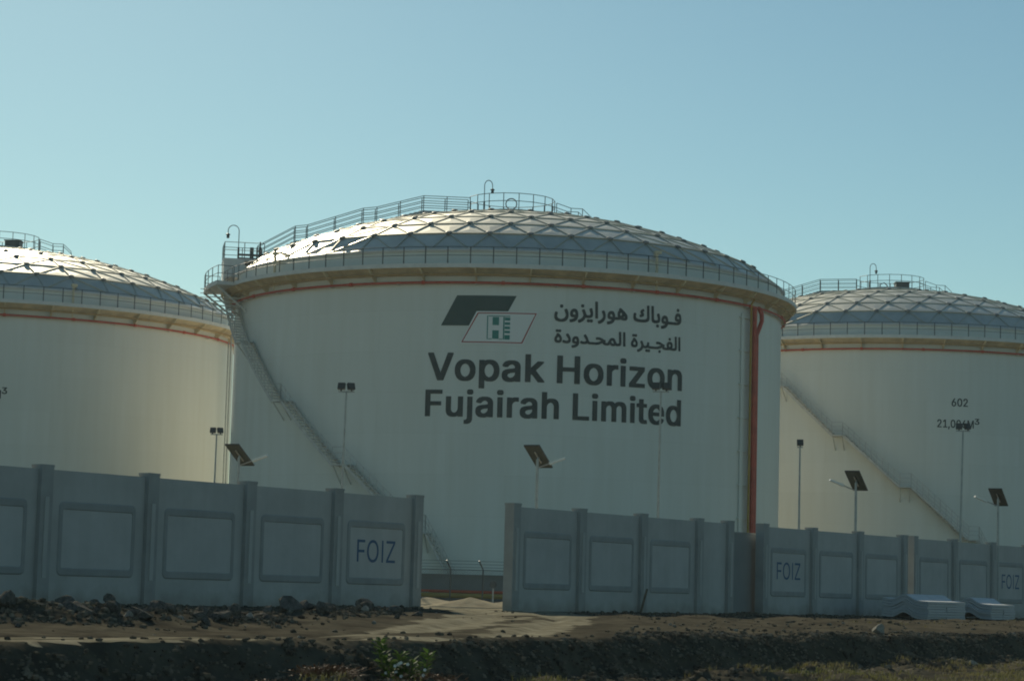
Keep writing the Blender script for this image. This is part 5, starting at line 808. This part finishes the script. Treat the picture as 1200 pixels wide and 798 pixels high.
# ------------------------------------------------------------------ bund, pipelines and chain link fence inside the compound
def strip(name, label, cat, mb, mt, smooth=False):
    o = mb.build(name, mt, None, smooth); return tag(o, label, cat)
FD = -Vector((WN.x, WN.y, 0))                                              # pointing into the compound
fy = 118.0
strip('bund_wall', 'low dark concrete containment wall in front of the lettered tank', 'wall', MB().box(-60, 70, fy, fy + .4, -.4, 1.26).box(-60, 70, fy - .08, fy + .48, 1.26, 1.33), M['bund'])
def pipeline(name, label, y, z, r, mt):
    t = thing(name, label, 'pipe', (0, y, 0))
    MB().tube([(x, 0, z) for x in range(-60, 71, 10)], r, 12).build('pipe_run', mt, t, 40)
    mb = MB()
    for x in range(-58, 70, 6): mb.box(x - .12, x + .12, -.1, .1, -.2, z - r + .02); mb.box(x - .22, x + .22, -.16, .16, z - r - .05, z - r + .03)
    mb.build('pipe_support', M['bund'], t)
pipeline('red_pipeline', 'orange red pipe running low before the dark bund wall', fy - .7, 0.47, .075, M['orange'])
pipeline('yellow_pipeline', 'yellow pipe running just below the orange red one', fy - 1.4, 0.27, .125, M['yellow'])
f = thing('chain_link_fence', 'chain link fence with cranked posts seen through the wall opening', 'fence', (0, 97, -.05))
def fpost(x):
    return MB().tube([(x, 0, -.3), (x, 0, 1.44), (x - .17, -.05, 1.80)], .035, 6)
for k in range(-8, 14): fpost(-2.28 + k * 1.34).build('fence_post', M['dark_steel'], f)
X0, X1 = -2.28 - 8 * 1.34, -2.28 + 13 * 1.34
mb = MB(); st = .10; H = 1.42; tq = .0035
x = X0 - H
while x < X1:
    for sg in (1, -1):
        a, b = (x, 0), (x + H, H)
        if sg < 0: a, b = (x, H), (x + H, 0)
        t0 = max(0, (X0 - a[0]) / H); t1 = min(1, (X1 - a[0]) / H)
        if t1 > t0:
            p = Vector((a[0] + t0 * H, .03, a[1] + (b[1] - a[1]) * t0)); q = Vector((a[0] + t1 * H, .03, a[1] + (b[1] - a[1]) * t1)); dn = Vector((q.z - p.z, 0, -(q.x - p.x))).normalized() * tq
            mb.add([p - dn, p + dn, q + dn, q - dn], [(0, 1, 2, 3)])
    x += st
mb.build('wire_mesh', M['dark_steel'], f, fix=False)
mb = MB()
for z, o in ((1.42, 0), (.1, 0)): mb.tube([(X0, o, z), (X1, o, z)], .014, 4)
for q in (.25, .6, .95): mb.tube([(X0 - .17 * q, -.05 * q, 1.44 + .36 * q), (X1 - .17 * q, -.05 * q, 1.44 + .36 * q)], .008, 4)
mb.build('strand_wire', M['dark_steel'], f)
sg = thing('marker_post', 'short post with a round dark plate beside the fence', 'marker', (-.50, 95.5, -.05))
MB().tube([(0, 0, -.2), (0, 0, .7)], .04, 6).build('pole', M['galv'], sg)
MB().tube([(0, -.05, .84), (0, .03, .84)], .15, 12).build('plate', M['dark_steel'], sg)

# ------------------------------------------------------------------ lamps
def mast(x, y, top, label, heads=2, rz=0.0, lean=0.0):
    t = thing('floodlight_mast', label, 'floodlight', (x, y, -.05), rz, 'floodlight masts inside the compound')
    H = top
    MB().tube([(0, 0, -.2), (0, 0, 1.2)], .085, 8).tube([(0, 0, 1.2), (lean, 0, H)], .06, 8, r1=.04).build('pole', M['galv'], t, 40)
    W = .34 if heads == 2 else .14
    if heads: MB().box(lean - W, lean + W, -.03, .03, H - .03, H + .03).build('cross_arm', M['galv'], t)
    for k in range(heads):
        cx = lean + (-.2 + .4 * k if heads == 2 else 0); a = R_((-8, 35)[k] if heads == 2 else 5); q = Matrix.Rotation(a, 3, 'Z') @ Matrix.Rotation(R_(-18), 3, 'X'); c = Vector((cx, -.06, H + .22))
        ax, ay, az = q @ Vector((1, 0, 0)), q @ Vector((0, 1, 0)), q @ Vector((0, 0, 1))
        h = MB(); h.obox(c, ax * .155, ay * .07, az * .14); h.obox(c + ay * .10, ax * .09, ay * .04, az * .09); h.obox(c - az * .16, ax * .03, ay * .03, az * .05)
        fl = h.build('floodlight', M['lamp_dark'], t)
        MB().obox(c - ay * .073, ax * .135, ay * .004, az * .12).build('lens', M['lamp_dark'], fl)
    return t
def ray_at(px, py, Y):
    d = CF + CR * ((px - 600) / 2741.5) + CU * ((399 - py) / 2741.5); d = d * (Y / d.y); return Vector((d.x, d.y, d.z + EYE))
for px, py, Y, lab, hd, ln in ((406, 459, 98, 'tall two lamp mast between the wall and the stair of the lettered tank', 2, .1), (774.5, 459, 96, 'two lamp mast standing in front of the painted word Limited', 2, .03), (1128.5, 505, 115, 'two lamp mast standing before the volume figure of tank 602', 2, .15), (254, 509, 128, 'distant two lamp mast before the pale tank at the left', 2, .05), (937.5, 524, 113, 'slim mast with a single square lamp, just right of the red riser', 1, 0)):
    p = ray_at(px, py, Y); mast(p.x - ln, Y, p.z + .05, lab, hd, R_(-5), ln)

def solar(px, py, Y, label, arm):
    """px, py: pole top"""
    p = ray_at(px, py, Y); H = p.z + .05
    t = thing('solar_street_lamp', label, 'street lamp', (p.x, Y, -.05), 0, 'solar street lamps behind the wall')
    MB().tube([(0, 0, -.2), (0, 0, H)], .065, 8, r1=.045).box(-.15, .15, -.15, .15, -.2, .02).build('pole', M['galv'], t, 40)
    az = R_(90 - 27); ph = Vector((math.cos(az), math.sin(az), 0)); e1 = Vector((ph.y, -ph.x, 0)); til = R_(33)
    dn = ph * math.cos(til) - Vector((0, 0, 1)) * math.sin(til); nn = e1.cross(dn); nn = nn if nn.z > 0 else -nn
    c = Vector((0, 0, H + .12)) + dn * .05; L, Wd = .58, .26
    pn = MB()
    for s_ in (-1, 1): pn.obox(c + e1 * (Wd + .012) * s_, dn * (L + .024), e1 * .012, nn * .022); pn.obox(c + dn * (L + .012) * s_, e1 * Wd, dn * .012, nn * .022)
    fr = pn.build('solar_panel', M['lamp_dark'], t)
    MB().obox(c + nn * .006, dn * L, e1 * Wd, nn * .006).build('cells', M['panel_cell'], fr)
    MB().obox(c - nn * .006, dn * L, e1 * Wd, nn * .004).build('back_sheet', M['panel_back'], fr)
    MB().tube([Vector((0, 0, H - .15)), c - nn * .02], .03, 6).obox(c - nn * .03, dn * .3, e1 * .02, nn * .018).build('bracket', M['galv'], t)
    ar = Vector((arm, -.1, abs(arm) * .38)); b = Vector((0, 0, H - .28))
    MB().tube([b, b + ar * .55], .022, 6).build('arm', M['galv'], t)
    d = ar.normalized(); s_ = d.cross(Vector((0, 0, 1))).normalized(); u = s_.cross(d)
    hd = MB(); hd.obox(b + ar * .55 + d * .24, d * .25, s_ * .10, u * .035); hd.obox(b + ar * .55 + d * .02, d * .08, s_ * .06, u * .05)
    hd.build('lamp_head', M['lamp_white'], t)
solar(280, 536, 80, 'solar lamp at the left, arm to the right, before the lettered tank edge', .95)
solar(630, 538, 76, 'solar lamp with arm to the right above the middle wall run', .80)
solar(1003, 566, 86.5, 'solar lamp nearest the number 602 tank, arm to the left', -.95)
solar(1169.5, 585, 97, 'solar lamp at the right end of the wall, arm to the left', -.95)
solar(-14, 553, 72, 'solar lamp mostly cut off by the left edge of the photo', .80)

# ------------------------------------------------------------------ stacked curved slabs
def slab_mesh():
    """one wave-shaped slab: profile across y, extruded along x (local)"""
    def prof(v):                                                           # v 0 (wall side) .. 1 (road side)
        return .21 * math.exp(-((v - .48) / .17) ** 2) - .06 * v + .05 * math.exp(-((v - .02) / .12) ** 2)
    n = 26; th = .078; L = 1.56; v = []
    for x in (0, L):
        for k in range(n + 1): f = k / n; v.append((x, -1.75 * f, prof(f) + th))
        for k in range(n + 1): f = 1 - k / n; v.append((x, -1.75 * f, prof(f)))
    P = 2 * (n + 1); fs = [(k, (k + 1) % P, P + (k + 1) % P, P + k) for k in range(P)]
    fs += [tuple(range(P))[::-1], tuple(P + k for k in range(P))]
    mb = MB(); mb.add(v, fs); return mb
proto = None
def stack(s0, d0, layers, where, k=1.0):
    global proto
    z0 = hz(s0 + 1.5, d0 + .8)
    for i in range(layers):
        for j in range(2):
            s = s0 + j * 1.62 * k + rng.uniform(-.03, .03); d = d0 + rng.uniform(-.03, .03); z = z0 + .04 + i * .093
            top = i == layers - 1; side = ('near', 'far')[j]
            lab = ('white wavy slab on top of the %s stack, %s half' % (where, side)) if top else ('white wavy slab in the %s half of the %s stack, under its top slab' % (side, where))
            if proto is None: o = proto = slab_mesh().build('curved_slab', M['sheet'], None, 30)
            else: o = link('curved_slab', proto.data)
            o.location = at(s, d, z); o.rotation_euler = (0, 0, WALL_RZ + R_(rng.uniform(-.8, .8)))
            o.scale = (k, 1, 1)
            tag(o, lab, 'slab', 'stacked white wavy slabs, %s stack' % where)
stack(39.3, 2.2, 7, 'left')
stack(44.6, 2.3, 6, 'right', .7)

# ------------------------------------------------------------------ rubble, rocks, sand
def rock_mesh(seed, flat=.7, jag=.32):
    r = random.Random(seed); bm = bmesh.new(); bmesh.ops.create_icosphere(bm, subdivisions=2, radius=1)
    cuts = [(Vector((r.gauss(0, 1), r.gauss(0, 1), r.gauss(0, 1))).normalized(), r.uniform(.45, .85)) for _ in range(11)]
    for v in bm.verts:
        for n_, h in cuts:
            dd = v.co.dot(n_)
            if dd > h: v.co -= n_ * (dd - h)
        v.co *= 1 + r.uniform(-jag, jag) * .18; v.co.z *= flat
    me = bpy.data.meshes.new('rock'); bm.to_mesh(me); bm.free(); return me
ROCKS = [rock_mesh(i, .6 + .06 * (i % 5)) for i in range(10)]
GR = ('jagged dark rocks in the rubble along the wall', 'pale stones lying on the brown ground')
def rock(s, d, size, label, dark=True, group=None, sink=.3):
    me = ROCKS[rng.randrange(10)]
    if not dark:
        me = me.copy(); me.materials.clear(); me.materials.append(M['pale_rock'])
    elif not me.materials: me.materials.append(M['rock'])
    o = link('rock', me); sx = size * rng.uniform(.8, 1.25)
    o.scale = (sx, size * rng.uniform(.75, 1.1), size * rng.uniform(.75, 1.1)); p = at(s, d, hz(s, d) + size * (.6 - sink)); o.location = p
    o.rotation_euler = (rng.uniform(-.4, .4), rng.uniform(-.4, .4), rng.uniform(0, 6.28)); tag(o, label, 'rock', group)
for s, d, z, lab in ((-1.0, 8.7, .33, 'largest dark boulder, topping the rubble left of the FOIZ panel'), (-.35, 8.5, .22, 'dark rock against the right flank of the largest boulder'), (.7, 8.2, .25, 'upright dark rock between the largest boulder and the wall opening'), (4.9, 5.9, .28, 'dark rounded rock before the last wall post at the opening'), (-11.6, 11.9, .24, 'broad dark boulder before the leftmost whole wall post'), (-9.9, 11.8, .23, 'bulky dark boulder below the left framed panel'), (-6.0, 11.3, .24, 'smooth grey boulder on the road side of the left rubble')):
    rock(s, d, z, lab, True, 'boulders before the left wall')
for _ in range(70):
    ms, md, rs_, rd, hh = MOUNDS[rng.randrange(len(MOUNDS))]
    rock(ms + rng.gauss(0, rs_ * .7), md + max(-1.2, min(1.2, rng.gauss(0, rd * .6))), rng.choice((.06, .08, .1, .13, .17, .2)) * rng.uniform(.8, 1.2), 'jagged dark stone among the rubble heaped before the left wall', True, GR[0])
for s, d, z, lab in ((-8.9, 11.9, .12, 'pale broken slab tilted on the left rubble heap'), (-6.9, 11.2, .11, 'pale wedge of concrete beside the smooth grey boulder'), (-4.4, 10.6, .13, 'pale flat stone at the right end of the left rubble'), (2.9, 7.5, .11, 'light stone at the front of the rubble before the FOIZ panel'), (13.5, 14.4, .25, 'large pale rock on the bank below the white slabs'), (13.2, 16.9, .2, 'pale rock low on the bank by the grass')):
    rock(s, d, z, lab, False, 'single pale rocks')
for _ in range(40):
    s = rng.uniform(-14, 40); d = rng.uniform(3, 17.5); 
    rock(s, d, rng.uniform(.03, .075), 'small pale stone scattered on the brown ground', False, GR[1], .2)

def scatter_stones(n, seed):
    r = random.Random(seed); mb = MB(); pts = []
    for _ in range(n):
        s = r.uniform(-26, 68); q = r.random(); dc = float(crest_d(np.array([s]))[0])
        d = dc + r.gauss(.4, 1.0) if q < .78 else (r.uniform(.4, dc) if q < .88 else abs(r.gauss(1.5, 1.0)) + .3)
        pts.append((s, d, r.uniform(.012, .042) * (1.6 if r.random() < .08 else 1)))
    for _ in range(2600):
        ms, md, rs_, rd, hh = MOUNDS[r.randrange(len(MOUNDS))]
        pts.append((ms + r.gauss(0, rs_ * .8), md + max(-1.3, min(1.4, r.gauss(.1, rd * .75))), r.choice((.015, .02, .03, .04, .055))))
    S = np.array([p[0] for p in pts]); D = np.array([p[1] for p in pts]); Z = height(S, D); tq, _ = track_dist(S, D)
    cl = fbm(S * .5, D * .5, 3, 66); DC = crest_d(S)
    for (s, d, k), z, q, g, dc in zip(pts, Z, tq, cl, DC):
        if q < 2.6 and d < dc + .22 and r.random() < .95: continue
        if d < dc - .6 and g < .10 and r.random() < .6: continue
        if d > dc + .5 and r.random() < .04: k *= 2.0
        c = at(s, d, float(z) + k * .3)
        v = [c + Vector((math.cos(a) * k * r.uniform(.7, 1.4), math.sin(a) * k * r.uniform(.7, 1.4), h * k * r.uniform(.7, 1.2))) for h in (-.5, .4) for a in (0, 1.57, 3.14, 4.71)]
        mb.add(v + [c + Vector((r.uniform(-.3, .3) * k, r.uniform(-.3, .3) * k, k * r.uniform(.6, 1.0)))], [(0, 1, 5, 4), (1, 2, 6, 5), (2, 3, 7, 6), (3, 0, 4, 7), (4, 5, 8), (5, 6, 8), (6, 7, 8), (7, 4, 8)])
    return mb
tag(scatter_stones(42000, 4).build('loose_stones', M['gravel'], fix=False), 'loose stones and clods covering the ground and the bank', 'gravel', kind='stuff')

def heap(s, d, r, h, label):
    mb = MB(); n, k = 40, 14; v = []
    for i in range(k + 1):
        for j in range(n):
            a = 2 * math.pi * j / n; q = r * i / k * (1 + .18 * float(fbm(math.cos(a) * 1.5 + s, math.sin(a) * 1.5, 3, 9))); f = i / k
            zz = h * (1 - f) ** 1.15 * (1 + .25 * float(fbm(math.cos(a) * q * 2, math.sin(a) * q * 2 + s, 3, 19))) - (.08 if i == k else 0)
            v.append((q * math.cos(a) * 1.25, q * math.sin(a), zz))
    mb.add(v, [(i * n + j, i * n + (j + 1) % n, (i + 1) * n + (j + 1) % n, (i + 1) * n + j) for i in range(k) for j in range(n)])
    return tag(mb.build('sand_heap', M['sand'], None, True, at(s, d, hz(s, d) + .0)), label, 'heap')
pp = ray_at(551, 712, 76); s_, d_ = sd_of(pp.x, pp.y); heap(s_, d_, 1.35, .33, 'pale sand heap in the middle of the wall opening')
pp = ray_at(500, 712, 84); s_, d_ = sd_of(pp.x, pp.y); heap(s_, d_, 1.6, .25, 'low heap of earth just right of the FOIZ wall end')
pp = ray_at(588, 712, 82); s_, d_ = sd_of(pp.x, pp.y); heap(s_, d_, 1.1, .18, 'small heap against the left end of the middle wall')
o = MB().obox((0, 0, .33), (.035, 0, 0), (0, .02, 0), (.04, -.1, .42)).build('plank', M['wood'], None, False, at(26.1, .35, hz(26.1, .35)))
o.rotation_euler = (0, 0, WALL_RZ); tag(o, 'short weathered plank leaning on the middle wall near its third post', 'plank')

# ------------------------------------------------------------------ plants
def leaf(mb, p, d, up, L, W):
    d = d.normalized(); s = d.cross(up).normalized(); u = s.cross(d)
    q = [p, p + d * L * .35 + s * W * .5 + u * .02 * L, p + d * L * .75 + s * W * .42 - u * .04 * L, p + d * L - u * .15 * L, p + d * L * .75 - s * W * .42 - u * .04 * L, p + d * L * .35 - s * W * .5 + u * .02 * L, p + d * L * .4 - u * .05 * L]
    mb.add(q, [(0, 1, 6), (1, 2, 3, 6), (3, 4, 5, 6), (5, 0, 6)])
def shrub(s, d, stems, label, dense=True):
    t = thing('leafy_shrub', label, 'shrub', at(s, d, hz(s, d) - .05))
    r = random.Random(int(s * 10) + 5); fo, stm, fw = MB(), MB(), MB()
    for bx, by, H, lean in stems:
        tip = Vector((bx + lean, by, H)); base = Vector((bx * .3, by * .3, 0)); mid = (base + tip) / 2 + Vector((bx * .3, by * .2, 0)); P = [base, mid, tip]
        stm.tube([base, (base + mid) / 2, mid, (mid + tip) / 2, tip], .018, 5, r1=.007)
        N = int(H * 130)
        for k in range(N):
            f = .12 + .88 * k / N; p = (base * (1 - f) ** 2 + mid * 2 * f * (1 - f) + tip * f * f); a = k * 2.4 + r.uniform(-.4, .4)
            rad = .13 * (1.15 - f * .8)
            p0 = p + Vector((math.cos(a), math.sin(a), 0)) * rad * r.uniform(.1, .9)
            leaf(fo, p0, Vector((math.cos(a), math.sin(a), r.uniform(.1, 1.1))), Vector((r.uniform(-.3, .3), r.uniform(-.3, .3), 1)), r.uniform(.09, .14), r.uniform(.05, .08))
        for k in range(2):
            f = r.uniform(.25, .85); p = (base * (1 - f) ** 2 + mid * 2 * f * (1 - f) + tip * f * f) + Vector((r.uniform(-.16, .16), -.13, r.uniform(-.05, .1)))
            for q in range(5): leaf(fw, p, Vector((math.cos(q * 1.257), -.4, math.sin(q * 1.257))), Vector((0, -1, .1)), .026, .024)  # small white spots, each a star of tiny leaf shapes
    stm.build('stem', M['stem'], t); fo.build('foliage', M['leaf'], t, fix=False); fw.build('blossom', M['flower'], t, fix=False)
pp = ray_at(470, 806, 33.6); s_, d_ = sd_of(pp.x, pp.y)
shrub(s_, d_, [(-.30, 0, .66, -.02), (-.02, .1, .47, .0), (.11, -.1, .40, .03), (.33, .05, .49, .05), (-.18, -.1, .35, 0)], 'green leafy shrub with white blossoms at the bottom edge, left of centre')

def twigs(s, d, n, h, label):
    t = thing('dry_bush', label, 'bush', at(s, d, hz(s, d) - .03)); mb = MB(); r = random.Random(int(s * 7) + 1)
    for _ in range(n):
        a = r.uniform(0, 6.28); q = r.uniform(0, .25); p = Vector((math.cos(a) * q, math.sin(a) * q, 0)); e = p * r.uniform(1.5, 2.8) + Vector((0, 0, h * r.uniform(.5, 1)))
        mb.tube([p, (p + e) / 2 + Vector((r.uniform(-.04, .04), 0, .04)), e], .006, 3, r1=.003)
        for _k in range(3): leaf(mb, p + (e - p) * r.uniform(.4, 1), Vector((r.uniform(-1, 1), r.uniform(-1, 1), r.uniform(0, 1))), Vector((0, 0, 1)), .06, .03)
    mb.build('twig', M['dry'], t, fix=False)
for px, py, Y, h, lab in ((505, 804, 33.6, .26, 'brown dry bush right beside the flowering shrub'), (385, 806, 31.5, .22, 'low brown bush at the bottom edge left of the flowering shrub'), (318, 808, 30.5, .24, 'dry bush at the bottom edge with yellowish twigs')):
    pp = ray_at(px, py, Y); s_, d_ = sd_of(pp.x, pp.y); twigs(s_, d_, 260, h, lab)

def grass():
    r = random.Random(12); mb = MB(); pts = []
    for _ in range(6500):
        if r.random() < .75: s, off = r.uniform(2, 60), r.uniform(1.3, 5.0)
        else: s, off = r.uniform(-25, 5), r.uniform(1.2, 3.5)
        d = float(crest_d(np.array([s]))[0]) + off
        if vnoise(s * .35, d * .6, 77) > -.16: pts.append((s, d))
    for _ in range(500):
        s, d = r.uniform(22, 66), r.uniform(2, 14)
        if vnoise(s * .4, d * .5, 87) > .12: pts.append((s, d))
    S = np.array([p[0] for p in pts]); D = np.array([p[1] for p in pts]); Z = height(S, D)
    for (s, d), z in zip(pts, Z):
        for _k in range(9):
            p = at(s + r.gauss(0, .09), d + r.gauss(0, .09), float(z) - .02); h = r.uniform(.04, .13); a = r.uniform(0, 6.28); b = Vector((math.cos(a), math.sin(a), 0)); w = Vector((-b.y, b.x, 0)) * .006
            q = p + b * h * .25 + Vector((0, 0, h * .7)); e = p + b * h * .6 + Vector((0, 0, h))
            mb.add([p - w, p + w, q + w * .7, q - w * .7, e], [(0, 1, 2, 3), (3, 2, 4)])
    return mb
tag(grass().build('grass', M['grass'], fix=False), 'sparse grass along the foot of the bank and on the brown ground', 'grass', kind='stuff')

# ------------------------------------------------------------------ thin even haze, added to stand in for the car-window veil
hm = bpy.data.materials.new('air'); hm.use_nodes = True
hn, hl = hm.node_tree.nodes, hm.node_tree.links
hn.remove(hn['Principled BSDF']); pv = hn.new('ShaderNodeVolumePrincipled')
pv.inputs['Color'].default_value = (0.72, 0.92, 1.0, 1); pv.inputs['Density'].default_value = 0.00012; pv.inputs['Anisotropy'].default_value = 0.35
hl.new(pv.outputs[0], hn['Material Output'].inputs['Volume'])
tag(MB().box(-160, 170, -40, 270, -4.0, 32.0).build('haze', hm), kind='stuff')
